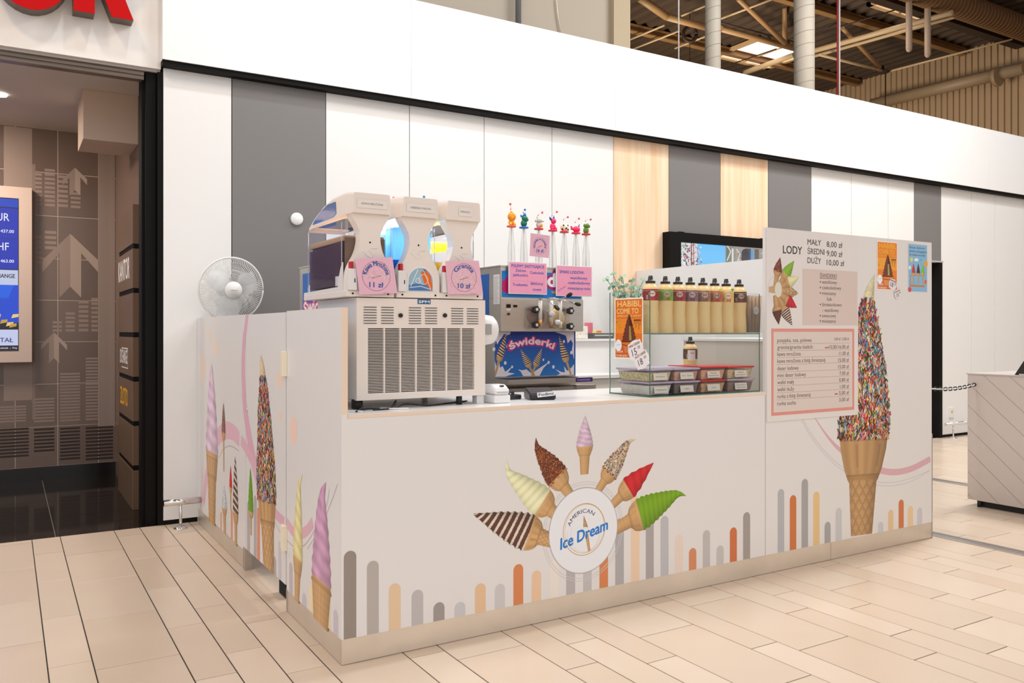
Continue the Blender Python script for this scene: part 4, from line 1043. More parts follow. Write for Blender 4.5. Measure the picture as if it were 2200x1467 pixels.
# ------------------------------------------------------------------ slush machine with three tanks
M_mach = mat('machine_cream_white', (0.84, 0.765, 0.705), 0.35)
M_side = mat('machine_side_white', (0.78, 0.77, 0.765), 0.35)
M_slot = mat('dark_slot', (0.008, 0.007, 0.007), 0.8, spec=.1)
M_rubber = mat('black_rubber', (0.012, 0.012, 0.012), 0.6)
M_tank = glass_mat('tank_plastic', (0.94, 0.95, 0.985), 0.06, 0.05, 0.03, (0.72, 0.74, 0.84))
SMX0, SMX1, SMY0, SMY1 = .115, .690, .150, .632
SL = thing('slush_machine', 'white three-tank slush machine with louvred front on the worktop', 'machine', (.40, .39, ZW))
bm = B(); box(bm, SMX0 + .002, SMX1 - .002, SMY0 + .022, SMY1, .960, 1.362); obj('body', bm, M_side, SL)
# front sheet as a frame round the grille opening, with vent louvres
gx0, gx1, gz0, gz1 = PY(790.5, 0, SMY0)[0], PY(1019, 0, SMY0)[0], .985, 1.243
fs = quick('front_sheet', M_mach, SL, (SMX0, SMX1, SMY0, SMY0 + .02, gz1, 1.360), (SMX0, SMX1, SMY0, SMY0 + .02, .958, gz0), (SMX0, gx0, SMY0, SMY0 + .02, gz0, gz1), (gx1, SMX1, SMY0, SMY0 + .02, gz0, gz1))
quick('grille_cavity', M_slot, SL, (gx0, gx1, SMY0 + .018, SMY0 + .0215, gz0, gz1))
bm = B(); n_ = 42; pit = (gz1 - gz0) / n_
for i in range(n_): box(bm, gx0, gx1, SMY0 + .001, SMY0 + .010, gz0 + i * pit + pit * .60, gz0 + (i + 1) * pit)
g_ = obj('grille_louvre', bm, M_mach, SL); g_['kind'] = 'stuff'
bm = B()
for i in range(1, 7): xx = gx0 + (gx1 - gx0) * (i / 6.9 if i else 0); box(bm, xx - .0028, xx + .0028, SMY0 - .0005, SMY0 + .012, gz0, gz1)
obj('grille_rib', bm, M_mach, SL)
for a_, b_ in ((262, 385), (425, 543), (682, 797), (832, 945), (1075, 1187), (1220, 1328)):
    bm = B(); bs = B(); xa, xb = PY(720 + a_ / 4.316, 0, SMY0)[0], PY(720 + b_ / 4.316, 0, SMY0)[0]
    for k in range(7):
        z = 1.330 - k * .0106
        prism(bm, [(SMY0 - .0035, z - .0045), (SMY0 + .001, z - .0045), (SMY0 + .001, z + .0015)], 'X', xa, xb)
        box(bs, xa + .001, xb - .001, SMY0 - .003, SMY0 - .0002, z - .0068, z - .0046)
    v_ = obj('vent', bm, M_mach, SL); obj('vent_slot', bs, M_slot, v_)
for cx_ in (604, 1015):
    p = PY(720 + cx_ / 4.316, 560 + 507 / 4.316, SMY0); bm = B(); lathe(bm, [(.0085, 0), (.0085, -.008), (.005, -.011), (.0001, -.011)], (p[0], SMY0, p[2]), 18, 'Y'); obj('knob', bm, M_rubber, SL)
P = Print((0, SMY0 - .0005, 0), (1, 0, 0), (0, 0, 1), (0, -1, 0), .0004)
a, c = PY(897, 653, SMY0), PY(925, 643, SMY0)
P.rect(a[0], c[0], a[2], c[2], S(20, 84, 128), 1); P.text('SPM', a[0] + .005, a[2] + .0045, .0105, S(225, 235, 240), 3, width=c[0] - a[0] - .010, bold=.045)
P.build('maker_badge', SL)
for (x, y, s_) in ((.135, .19, .020), (.135, .58, .020), (.575, .17, .013), (.60, .56, .014)):
    bm = B(); lathe(bm, [(s_, 0), (s_ * .95, .040)], (x, y, ZW), 16); obj('foot', bm, M_rubber, SL)
quick('foot', M_rubber, SL, (.118, .150, .185, .215, ZW, .960))
quick('drip_leg', M_side, SL, (.655, .688, .16, .20, ZW, .962))
bm = B(); lathe(bm, [(.064, 0), (.066, .06), (.062, .085), (.050, .098), (.0001, .102)], (SMX1 - .002, .25, 1.235), 32, 'X'); sd = obj('side_dome', bm, M_side, SL)
quick('side_slot', mat('grey_slot', (.35, .35, .35), .5), sd, (SMX1 + .02, SMX1 + .05, .182, .186, 1.215, 1.26))

def tank(cx_, liquid, lvl, slope, foam=None, name=''):
    t0 = None
    # collar
    bm = B(); box(bm, cx_ - .099, cx_ + .099, SMY0 - .004, SMY1 + .06, 1.364, 1.388, bev=.003)
    col_ = obj('collar', bm, M_mach, SL)
    for dx in (-.075, .072):
        b2 = B(); cyl(b2, (cx_ + dx, SMY0 - .007, 1.376), (cx_ + dx, SMY0 - .003, 1.376), .0035, n=10); obj('screw', b2, M_slot, col_)
    # waisted front column
    half = [(1.388, .093), (1.43, .093), (1.455, .091), (1.475, .086), (1.50, .074), (1.53, .056), (1.555, .047), (1.58, .042), (1.605, .041), (1.625, .046), (1.65, .059), (1.67, .073), (1.69, .081)]
    # smooth by interpolation
    def hw(z):
        for (z0, h0), (z1, h1) in zip(half, half[1:]):
            if z0 <= z <= z1:
                t = (z - z0) / (z1 - z0); t = t * t * (3 - 2 * t) if False else t; return h0 + (h1 - h0) * t
        return half[-1][1]
    zs = [1.388 + (1.69 - 1.388) * i / 22 for i in range(23)]
    pts = [(cx_ - hw(z), z) for z in zs] + [(cx_ + hw(z), z) for z in zs[::-1]]
    bm = B(); prism(bm, pts, 'Y', .150, .205)
    fc = obj('front_column', bm, M_mach, SL)
    b2 = B(); cyl(b2, (cx_ - .002, .1485, 1.578), (cx_ - .002, .151, 1.578), .0035, n=10); obj('screw', b2, M_slot, fc)
    # embossed line of the handle swirl
    b2 = B(); tube(b2, [(cx_ - .038, .150, 1.545), (cx_ - .025, .149, 1.538), (cx_ - .012, .149, 1.525), (cx_ + .0, .149, 1.518), (cx_ + .010, .149, 1.527), (cx_ + .004, .149, 1.538), (cx_ - .006, .149, 1.545), (cx_ + .0, .149, 1.556), (cx_ + .028, .149, 1.556)], .0016, 6)
    obj('emboss', b2, mat('emboss_white', (.86, .84, .82), .3), fc)
    # head with lid running back
    bm = B()
    F0 = [(cx_ - .083, 1.690), (cx_ + .083, 1.690), (cx_ + .080, 1.772), (cx_ - .080, 1.772)]
    secs = [(.132, 1.690, 1.768, .078), (.205, 1.688, 1.776, .086), (.36, 1.684, 1.772, .088), (.48, 1.680, 1.752, .088), (.58, 1.676, 1.722, .088), (.66, 1.672, 1.690, .086), (.672, 1.664, 1.672, .084)]
    rings = []
    for y, z0, z1, h in secs: rings.append([bm.verts.new(p) for p in ((cx_ - h, y, z0), (cx_ + h, y, z0), (cx_ + h * .97, y, z1 - .008), (cx_ + h * .90, y, z1), (cx_ - h * .90, y, z1), (cx_ - h * .97, y, z1 - .008))])
    for A_, B_ in zip(rings, rings[1:]):
        for i in range(6): bm.faces.new((A_[i], A_[(i + 1) % 6], B_[(i + 1) % 6], B_[i]))
    bm.faces.new(rings[0]); bm.faces.new(rings[-1][::-1])
    lid = obj('lid', bm, M_side if False else M_mach, SL)
    b2 = B(); prism(b2, [(.30, 1.703), (.31, 1.752), (.40, 1.752), (.49, 1.735), (.57, 1.706), (.60, 1.690), (.34, 1.692)], 'X', cx_ - .0892, cx_ - .0875)
    obj('lid_window', b2, mat('blue_lens', S(40, 110, 180), .12, coat=.5), lid)
    # dispensing arch side blocks, red lever
    bm = B(); box(bm, cx_ - .097, cx_ - .061, .132, .152, 1.388, 1.472, bev=.004); sb = obj('side_block', bm, M_side, SL)
    quick('slot', M_slot, sb, (cx_ - .073, cx_ - .0695, .1312, .133, 1.418, 1.434))
    quick('red_lever', mat('red_lever_plastic', S(196, 20, 36), .35), SL, (cx_ - .086, cx_ - .074, .140, .165, 1.4725, 1.500), bev=.002)
    # tank
    bm = B(); box(bm, cx_ - .092, cx_ + .092, .206, .668, 1.392, 1.676, bev=.018); tk = obj('tank', bm, M_tank, SL)
    bm = B(); 
    h = .087
    vs = [(cx_ - h, .212, 1.396), (cx_ + h, .212, 1.396), (cx_ + h, .655, 1.396), (cx_ - h, .655, 1.396), (cx_ - h, .212, lvl), (cx_ + h, .212, lvl), (cx_ + h, .655, lvl - slope), (cx_ - h, .655, lvl - slope)]
    v = [bm.verts.new(p) for p in vs]
    for f in ((0, 3, 2, 1), (4, 5, 6, 7), (0, 1, 5, 4), (1, 2, 6, 5), (2, 3, 7, 6), (3, 0, 4, 7)): bm.faces.new([v[i] for i in f])
    bmesh.ops.bevel(bm, geom=list(bm.edges), offset=.014, segments=3, affect='EDGES')
    obj('slush', bm, liquid, tk)
    if foam: quick('slush_front_lit', mat('coffee_front_lit', (.17, .09, .05), .3, noise=.3, scale=10), tk, (cx_ - .084, cx_ + .084, .2085, .2125, 1.42, lvl))  # front light on the coffee put into this lighter slice
    if foam:
        bm = B(); box(bm, cx_ - h + .002, cx_ + h - .002, .214, .650, lvl - slope - .002, lvl + .010, bev=.006); obj('foam', bm, foam, tk)
    bm = B(); cyl(bm, (cx_, .22, 1.462), (cx_, .64, 1.462), .058, n=20); 
    obj('evaporator_drum', bm, mat('drum_grey', (.30, .28, .27), .4), tk)
    quick('tank_rib', mat('tank_rib_pale', (.62, .60, .68), .2), tk, (cx_ - .0928, cx_ - .0905, .222, .2245, 1.40, 1.66)); quick('tank_rib', MATS['tank_rib_pale'], tk, (cx_ - .0928, cx_ - .0905, .645, .648, 1.40, 1.66))
    quick('tank_foot', M_side, tk, (cx_ - .088, cx_ - .083, .26, .31, 1.410, 1.450), bev=.002)
    bm = B(); prism(bm, [(.20, 1.388), (.20, 1.50), (.218, 1.478), (.24, 1.44), (.25, 1.405), (.69, 1.398), (.69, 1.372), (.64, 1.364), (.20, 1.364)], 'X', cx_ - .0985, cx_ - .0935)
    obj('side_cheek', bm, M_side, SL)
    return fc
xc = [PY(796, 500, .15)[0], PY(900, 500, .15)[0], PY(992.5, 500, .15)[0]]
LQ1 = mat('coffee_slush', (0.060, 0.026, 0.036), 0.25, noise=.2, scale=12)
LQ2 = mat('blue_slush', (0.01, 0.30, 0.95), 0.3, trans=.5)
LQ3 = mat('mango_slush', (0.95, 0.70, 0.01), 0.3, trans=.5)
FO1 = mat('coffee_foam', (0.42, 0.27, 0.15), 0.6); FO2 = mat('pale_blue_ice', (0.42, 0.76, 0.95), 0.5, trans=.5); FO3 = mat('pale_mango_ice', (0.95, 0.72, 0.10), .5, trans=.5)
tank(xc[0], LQ1, 1.600, .012, FO1); c2_ = tank(xc[1], LQ2, 1.522, .0, None); tank(xc[2], LQ3, 1.518, .0, None)
quick('ice_layer', FO2, SL, (xc[1] - .086, xc[1] + .086, .214, .655, 1.523, 1.655), bev=.012)
quick('ice_layer', FO3, SL, (xc[2] - .084, xc[2] + .05, .30, .600, 1.585, 1.615), bev=.010)
for cx_, pw, cc in ((xc[0], .8, (1, .9, .85)), (xc[1], 1.6, (.9, .95, 1)), (xc[2], 1.6, (1, 1, .95))):   # the lids hold a small lamp over each tank
    la = area('lid_lamp', (cx_, .43, 1.668), (cx_, .43, 1.3), .12, pw, cc, .36)
# name strips on the heads
for cx_, s, w_, h_ in ((xc[0], 'KAWA MROŻONA', .125, .034), (xc[1], 'NIEBIESKA MALINA', .125, .034), (xc[2] + .006, 'MANGO', .062, .036)):
    P = Print((0, .1305, 0), (1, 0, 0), (0, 0, 1), (0, -1, 0), .0004)
    zc = 1.726
    P.rect(cx_ - w_ / 2, cx_ + w_ / 2, zc - h_ / 2, zc + h_ / 2, (.84, .79, .74), 1); P.text(s, cx_, zc - .004, .0085, (.06, .05, .06), 3, width=w_ * .72, align='C')
    P.build('name_strip', SL)
# arched picture on the middle column
P = Print((0, .1495, 0), (1, 0, 0), (0, 0, 1), (0, -1, 0), .0004); cx_ = xc[1] + .008
def arch(k, z1, a0=0): return [(cx_ - k, 1.392)] + [(cx_ - k * math.cos(PI * i / 16), z1 - k + k * math.sin(PI * i / 16)) for i in range(17)] + [(cx_ + k, 1.392)]
P.poly(arch(.062, 1.495), (.84, .80, .78), 1); P.poly(arch(.054, 1.486), S(150, 186, 206), 2)
P.poly([(cx_ + .0, 1.47), (cx_ + .025, 1.478), (cx_ + .045, 1.455), (cx_ + .053, 1.41), (cx_ + .05, 1.395), (cx_ + .02, 1.405), (cx_ + .01, 1.44)], S(226, 104, 30), 3); P.poly([(cx_ + .010, 1.484), (cx_ + .026, 1.480), (cx_ + .012, 1.465)], S(80, 110, 160), 4)
P.poly([(cx_ - .054, 1.415), (cx_ - .02, 1.424), (cx_ + .03, 1.416), (cx_ + .045, 1.395), (cx_ - .054, 1.394)], S(70, 120, 180), 4); P.line([(cx_ - .05, 1.405), (cx_, 1.412), (cx_ + .045, 1.400)], .004, S(190, 215, 230), 5)
P.line([(cx_ - .045, 1.41), (cx_ - .012, 1.48)], .003, S(235, 238, 240), 5); P.line([(cx_ + .012, 1.478), (cx_ + .045, 1.40)], .003, S(240, 215, 190), 5); P.ring((cx_ + .012, 1.44), .02, .002, S(245, 230, 215), 5); P.ring((cx_ - .012, 1.434), .010, .0025, S(235, 240, 245), 5)
P.build('arch_picture', SL)
# pink price cards on the first and third column
pkc = OB((238, 178, 190), (236, 222, 214)); blu = S(30, 84, 160)
for (q, top, price, label, spk) in (([(763, 556), (843, 552), (854, 630), (773, 633)], 'Kawa Mrożona', '11 zł', 'pink round-lettered card reading Kawa Mrożona 11 zł on the slush machine', 250), ([(957, 561), (1029, 560), (1038, 632), (963, 632)], 'Granita', '10 zł', 'pink round-lettered card reading Granita 10 zł on the slush machine', 500)):
    qq = [PY(a, b_, .125) for a, b_ in q]; qq = [(p[0], p[2]) for p in qq][::-1]
    bm = B(); prism(bm, qq, 'Y', .1255, .1275); cd = tag(obj('price_card', bm, mat('pink_card', pkc, .4), None), label, 'sign', 'pink cards on the slush machine')
    P = Print((0, .1250, 0), (1, 0, 0), (0, 0, 1), (0, -1, 0), .0003)
    ccx = sum(p[0] for p in qq) / 4; ccz = sum(p[1] for p in qq) / 4
    for k in range(spk):
        a, r_ = random.random(), random.gauss(0, .022 if spk > 300 else .009)
        x_ = ccx + random.uniform(-.062, .062); z_ = ccz + r_ - (.02 if spk > 300 else 0)
        if abs(z_ - ccz) > .066: continue
        s_ = random.uniform(.001, .003); P.poly([(x_, z_), (x_ + s_, z_ + s_ * .3), (x_ + s_ * .8, z_ + s_), (x_ - s_ * .2, z_ + s_)], random.choice([OB((250, 214, 196), (236, 222, 214)), OB((236, 160, 160), (236, 222, 214)), OB((252, 236, 214), (236, 222, 214))]), 1)
    P.ring((ccx, ccz), .058, .0012, S(120, 90, 120), 2); P.text(top, ccx, ccz, .019, blu, 3, width=.085 if len(top) < 9 else .115, bend=.040, align='C', bold=.02)
    P.text(price, ccx, ccz - .044, .020, blu, 3, width=.058, align='C', bold=.02); P.text('American Ice Dream', ccx, ccz - .006, .006, S(120, 90, 100), 3, width=.04, align='C', rot=R(15))
    P.text('Ice Dream', ccx + .03, ccz - .068, .004, S(190, 60, 80), 3, width=.026)
    P.build('card_print', cd)
# cables under the machine
def cable(pts, r, label, m):
    q = Print((0, 0, 0), (1, 0, 0), (0, 1, 0), (0, 0, 1)); P4 = [pts[0]] + list(pts) + [pts[-1]]; sm = []
    for i in range(len(pts) - 1):
        a, b, c, d = [Vector(v) for v in P4[i:i + 4]]
        for j in range(8): t_ = j / 8; sm.append(.5 * (2 * b + (c - a) * t_ + (2 * a - 5 * b + 4 * c - d) * t_ ** 2 + (3 * b - a - 3 * c + d) * t_ ** 3))
    sm.append(Vector(pts[-1]))
    bm = B(); tube(bm, sm, r, 7); return tag(obj('cable', bm, m, None), label, 'cable', 'cables under the slush machine')
zc = ZW + .004
cable([(.10, .10, zc), (.16, .14, zc), (.24, .12, zc), (.30, .20, zc + .02), (.34, .30, zc)], .0035, 'black cable curling up at the left under the slush machine', M_rubber)
cable([(.16, .09, zc), (.26, .11, zc), (.32, .15, zc + .01), (.42, .15, zc), (.54, .20, zc), (.66, .26, zc)], .0035, 'long black cable running right under the slush machine', M_rubber)
cable([(.08, .06, zc), (.10, .09, zc), (.125, .11, zc + .01), (.14, .16, zc)], .004, 'thick black cable at the front left foot of the slush machine', M_rubber)
cable([(.20, .12, zc), (.25, .09, zc), (.30, .07, zc)], .003, 'white cable in front of the slush machine', mat('white_cable', (.8, .8, .8), .4))
cable([(.04, .10, zc), (.08, .07, zc), (.10, .05, zc)], .003, 'white cable at the far left corner of the worktop', MATS['white_cable'])

# ------------------------------------------------------------------ card printer and payment terminal
t = thing('receipt_printer', 'small white receipt printer on the worktop by the slush machine', 'printer', (.755, .16, ZW))
bm = B(); box(bm, .715, .795, .115, .215, ZW, ZW + .035, bev=.006); obj('base', bm, mat('printer_white', (.84, .84, .85), .3), t)
bm = B(); prism(bm, [(.117, ZW + .0365), (.215, ZW + .0365), (.215, ZW + .078), (.150, ZW + .078), (.120, ZW + .060)], 'X', .718, .792); bmesh.ops.bevel(bm, geom=list(bm.edges), offset=.005, segments=2, affect='EDGES')
c_ = obj('cover', bm, MATS['printer_white'], t); quick('button', M_rubber, c_, (.755, .772, .132, .140, ZW + .070, ZW + .0755)); quick('paper_slot', mat('slot_grey', (.3, .3, .3), .5), c_, (.728, .786, .1162, .1185, ZW + .0455, ZW + .0475))
t = thing('payment_terminal', 'black payment terminal with a white lettered sticker on the worktop', 'terminal', (1.02, .22, ZW))
M_pt = mat('terminal_black', (.015, .015, .017), .3)
Mt = Matrix.Translation((1.005, .205, ZW)) @ Matrix.Rotation(R(-18), 4, 'Z')
bm = B(); prism(bm, [(-.04, 0), (.07, 0), (.075, .040), (.06, .052), (-.035, .028), (-.045, .012)], 'X', -.058, .062); bmesh.ops.bevel(bm, geom=list(bm.edges), offset=.005, segments=2, affect='EDGES'); bm.transform(Mt); ca = obj('casing', bm, M_pt, t)
bm = B(); box(bm, -.046, .050, -.028, .045, -.0005, .0012); bm.transform(Mt @ Matrix.Translation((0, 0, .033)) @ Matrix.Rotation(math.atan2(.024, .095), 4, 'X')); obj('screen', bm, mat('terminal_screen', (.03, .03, .035), .1), ca)
for (a, b_, w_) in ((-.03, .02, .02), (.02, .03, .012)):
    bm = B(); box(bm, a, a + w_, b_, b_ + .008, .001, .002); bm.transform(Mt @ Matrix.Translation((0, 0, .033)) @ Matrix.Rotation(math.atan2(.024, .095), 4, 'X')); obj('screen_mark', bm, mat('screen_white', (.7, .7, .7), .5), ca)
Us = (math.cos(R(-18)), math.sin(R(-18)), 0); Ns = (math.sin(R(-18)), -math.cos(R(-18)), .0)
P = Print(Vector((1.005, .205, ZW)) + Vector(Ns) * .0465, Us, (0, 0.05, 1), Ns, .0006)
P.poly([(-.024, .012), (.056, .020), (.058, .040), (-.026, .034)], (.85, .84, .86), 1); P.text('Fodimi', -.018, .018, .013, S(50, 35, 70), 3, width=.068, bold=.03, rot=R(5)); P.build('sticker', t)
t2 = thing('card_reader_cradle', 'low black cradle beside the payment terminal', 'cradle', (.90, .26, ZW))
bm = B(); box(bm, .84, .935, .25, .33, ZW, ZW + .022, bev=.006); box(bm, .86, .90, .255, .32, ZW + .018, ZW + .038, bev=.004); obj('cradle', bm, M_pt, t2)
quick('light', mat('white_dot', (.8, .8, .8), .4), t2, (.875, .88, .253, .255, ZW + .025, ZW + .03))

# ------------------------------------------------------------------ soft ice machines
def soft(x0, x1, y0, label, front=True, left_only=False):
    t = thing('soft_serve_machine', label, 'machine', ((x0 + x1) / 2, y0 + .3, 0))
    M_st = M_steel; w_ = x1 - x0
    zt, zc_, zb = 1.598, 1.418, 1.227
    quick('cabinet', M_st, t, (x0, x1, y0 + .08, y0 + .78, .10, zb + .002)); quick('plinth', M_rubber, t, (x0 + .03, x1 - .03, y0 + .12, y0 + .74, 0, .10))
    quick('head', M_st, t, (x0, x1, y0, y0 + .78, zb, zc_), bev=.002); quick('upper_housing', M_st, t, (x0, x1, y0 + .01, y0 + .78, zc_, zt), bev=.002); quick('top_lid', M_st, t, (x0 - .004, x1 + .004, y0 + .004, y0 + .785, zt, zt + .008))
    P = Print((x0 - .0004, 0, 0), (0, -1, 0), (0, 0, 1), (-1, 0, 0), .0006)
    P.rect(-(y0 + .72), -(y0 + .14), 1.22, zt - .035, S(0, 98, 190), 0); 
    P.text('świderki', -(y0 + .70), 1.33, .085, S(216, 30, 110), 1, width=.50, bold=.10); P.text('świderki', -(y0 + .70), 1.33, .085, S(245, 240, 245), 2, width=.50, bold=.03); P.disc((-(y0 + .60), 1.47), .022, .026, (.9, .9, .92), 2)
    P.build('side_decal', t)
    quick('corner_post', M_st, t, (x0 - .0012, x0 + .0, y0 + .004, y0 + .012, zb, zt - .002))
    return t, zt, zc_, zb
SA, zt, zc_, zb = soft(1.358, 1.935, 1.15, 'stainless soft ice machine with pink flavour boards and a blue cone banner')
x0, x1, y0 = 1.358, 1.935, 1.15
# left side sticker
P = Print((x0 - .0016, 0, 0), (0, -1, 0), (0, 0, 1), (-1, 0, 0), .0004)
P.rect(-(y0 + .085), -(y0 + .012), 1.385, 1.555, (.80, .80, .81), 1)
for i in range(16): P.rect(-(y0 + .078), -(y0 + .022 + random.uniform(0, .02)), 1.395 + i * .0095, 1.398 + i * .0095, (.45, .45, .48), 2)
P.build('info_sticker', SA)
# top sign strip behind the boards
P = Print((0, y0 + .0095, 0), (1, 0, 0), (0, 0, 1), (0, -1, 0), .0006)
def qs(x, y, Y=1.15): p = PY(x, y, Y); return (p[0], p[2])
P.rect(x0 + .01, x1 - .01, 1.424, 1.575, S(0, 118, 200), 1)
P.text('świderki', x0 + .02, 1.46, .075, S(190, 10, 100), 2, width=.5, bold=.11); P.rect(*[qs(1170, 0)[0], qs(1198, 0)[0], 1.424, 1.57], S(0, 122, 205), 3)
a = qs(1177, 616); P.text('d', a[0], a[1], .088, S(176, 20, 110), 5, width=.070, bold=.13); P.text('d', a[0] + .007, a[1] + .004, .078, S(248, 244, 248), 7, width=.052, bold=.05)
P.poly([qs(1186, 626), qs(1196, 624), qs(1196, 631), qs(1188, 630)], S(214, 150, 90), 4)
P.build('sign_strip', SA)
# blue banner on the cabinet front
yb_ = y0 + .079
P = Print((0, yb_, 0), (1, 0, 0), (0, 0, 1), (0, -1, 0), .0006)
def qn(x, y): p = PY(x, y, yb_); return (p[0], p[2])
ua, ub = x0 + .003, x1 - .002; za, zbn = .962, 1.226
for i in range(12):
    t_ = i / 12; c1 = mixc(S(24, 110, 186), S(0, 40, 140), (t_ + .05)); P.rect(ua, ub, za + (zbn - za) * t_, za + (zbn - za) * (t_ + 1 / 12 + .002), c1, 1)
mlk = S(222, 214, 224)
def nz(x, y): return qn(1040 + x / 8.8, 700 + y / 8.8)
def clampu(p): return (min(max(p[0], ua + .001), ub - .001), min(max(p[1], za + .001), zbn - .001))
def blob(pts, l=2, c=mlk): P.poly([clampu(nz(*p)) for p in pts], c, l)
blob([(110, 100), (500, 110), (490, 160), (420, 180), (380, 150), (330, 230), (300, 260), (250, 350), (220, 270), (180, 360), (150, 300), (120, 320)])
blob([(1340, 115), (1700, 105), (1700, 640), (1660, 450), (1680, 330), (1640, 260), (1580, 330), (1560, 230), (1540, 180), (1450, 150)])
blob([(110, 640), (170, 660), (230, 760), (290, 680), (300, 790), (350, 760), (400, 870), (540, 760), (450, 880), (580, 900), (400, 960), (110, 965)])
blob([(740, 950), (690, 860), (640, 820), (720, 840), (800, 820), (900, 900), (1000, 830), (1240, 670), (1120, 800), (1050, 960), (900, 960)])
blob([(1380, 940), (1440, 900), (1350, 820), (1460, 870), (1530, 880), (1510, 760), (1570, 850), (1660, 780), (1700, 720), (1700, 950)])
for x_, y_, r_ in ((185, 440, .010), (440, 385, .008), (400, 700, .009), (530, 775, .007), (1120, 640, .006), (1220, 690, .008), (1310, 775, .009), (1510, 295, .008), (1650, 505, .009), (395, 330, .006)): P.disc(nz(x_, y_), r_, r_ * 1.2, mlk, 3, 16)
BRN = S(96, 50, 34)
for tip, ft, w_ in (((420, 130), (140, 950), .046), ((690, 440), (950, 950), .046), ((1095, 420), (900, 950), .046), ((1415, 200), (1640, 960), .052)):
    cone(P, clampu(nz(*ft)), nz(*tip), w_, 'swirl', BRN, l=4, tc=.45, tiers=9, stem=.30, n=44, k_wafer=.85)
tb_ = nz(905, 350)
P.text('świderki', tb_[0], tb_[1] - .37, .044, S(196, 20, 110), 8, width=.322, bold=.13, bend=.37, align='C')
P.text('świderki', tb_[0], tb_[1] - .368, .041, S(238, 214, 228), 10, width=.310, bold=.05, bend=.37, align='C')
P.build('banner', SA)
# dispenser front
fr = y0 - .001
quick('clear_plate', glass_mat('acrylic_plate', (.96, .93, .9), .12, .05, .18, (.7, .62, .56)), SA, (PY(1128, 0, fr)[0], PY(1219, 0, fr)[0], fr - .022, fr, 1.245, 1.345), bev=.004)
def px_(x, y, d=0.0): return PY(x, y, fr - d)
for xc_, yc_, rx, c1, nm in ((1150, 679, .052, (.09, .02, .015), 'chocolate'), (1194, 683, .050, (.80, .58, .22), 'vanilla')):
    p = px_(xc_, yc_); bm = B(); lathe(bm, [(rx + .006, -.002), (rx + .006, -.010), (rx, -.0125), (.0001, -.0125)], (p[0], fr, p[2]), 32, 'Y')
    obj('freezer_door', bm, mat(nm + '_ice', c1, .35), SA)
for xc_, yc_ in ((1143.5, 665), (1143.5, 698), (1217.5, 668), (1217.5, 701)):
    p = px_(xc_, yc_); bm = B()
    pts = []
    for i in range(30):
        th = 2 * PI * i / 30; rr = .0185 + .0028 * math.cos(5 * th); pts.append((p[0] + rr * math.cos(th), p[2] + rr * math.sin(th)))
    prism(bm, pts, 'Y', fr - .050, fr - .022); k_ = obj('clamp_knob', bm, M_rubber, SA); bm = B(); cyl(bm, (p[0], fr - .053, p[2]), (p[0], fr - .05, p[2]), .009, n=14); obj('knob_cap', bm, mat('cap_grey', (.6, .6, .6), .4), k_)
for xc_, yb0, c1 in ((1153.5, 698, S(215, 150, 80)), (1177, 702, S(150, 110, 80)), (1196, 702, S(215, 200, 160))):
    p, q_ = px_(xc_, yb0), px_(xc_, 646)
    bm = B(); cyl(bm, (p[0], fr - .036, p[2] + .03), (p[0], fr - .036, q_[2]), .0115, n=16); n_ = obj('draw_valve', bm, mat('valve_ivory', (.72, .67, .6), .35), SA); bm = B(); cyl(bm, (p[0], fr - .036, p[2] - .006), (p[0], fr - .036, p[2] + .03), .0115, n=16); obj('nozzle', bm, mat('nozzle_%d' % int(xc_), c1, .4), n_)
p = px_(1188, 693); bm = B(); lathe(bm, [(.0001, -.062), (.015, -.062), (.017, -.05), (.017, -.036)], (p[0], fr, p[2]), 20, 'Y'); obj('round_cap', bm, mat('cap_grey', (.6, .6, .6), .4), SA)
p = px_(1176, 675); bm = B(); lathe(bm, [(.0001, -.058), (.016, -.058), (.018, -.036)], (p[0], fr, p[2]), 20, 'Y'); obj('round_cap', bm, MATS['cap_grey'], SA)
for (a, m_, b_, lb) in (((1158, 643), (1178, 645), (1195, 660), 1), ((1176, 641), (1205, 643), (1222, 634), 2), ((1200, 645), (1222, 648), (1240, 653), 3)):
    pa, pm, pb = PY(*a, fr - .04), PY(*m_, fr - .09), PY(*b_, fr - .15)
    bm = B(); tube(bm, [pa, ((pa[0] + pm[0]) / 2, (pa[1] + pm[1]) / 2, pa[2] + .001), pm, ((pm[0] + pb[0]) / 2, (pm[1] + pb[1]) / 2, (pm[2] + pb[2]) / 2), pb], .0045, 8); l_ = obj('lever', bm, M_chrome, SA)
    d = (Vector(pb) - Vector(pm)).normalized(); bm = B(); tube(bm, [Vector(pb) - d * .018, Vector(pb), Vector(pb) + d * .018, Vector(pb) + d * .026], .011, 12, taper=[.5, 1, 1, .5]); obj('lever_grip', bm, M_rubber, l_)
for (xa, ya, xb, yb2) in ((1088, 653.5, 1097, 661), (1103, 655, 1111, 660), (1223.5, 660, 1231, 665)):
    a, c = px_(xa, yb2), px_(xb, ya); quick('display_window', mat('display_black', (.01, .008, .008), .1), SA, (a[0], c[0], fr - .002, fr, a[2], c[2]))
p = px_(1092.5, 674.5); bm = B(); cyl(bm, (p[0], fr - .006, p[2]), (p[0], fr, p[2]), .008, n=14); obj('switch', bm, mat('dark_red', (.10, .01, .01), .4), SA)
P = Print((0, fr, 0), (1, 0, 0), (0, 0, 1), (0, -1, 0), .0005)
for k in range(10):
    x_ = 1084 + k * 5.3; p = px_(x_, 646); 
    if k < 10: P.rect(p[0], p[0] + .010, p[2], p[2] + .010, (.62, .58, .53), 1); P.rect(p[0] + .002, p[0] + .007, p[2] + .003, p[2] + .0045, (.3, .27, .25), 2)
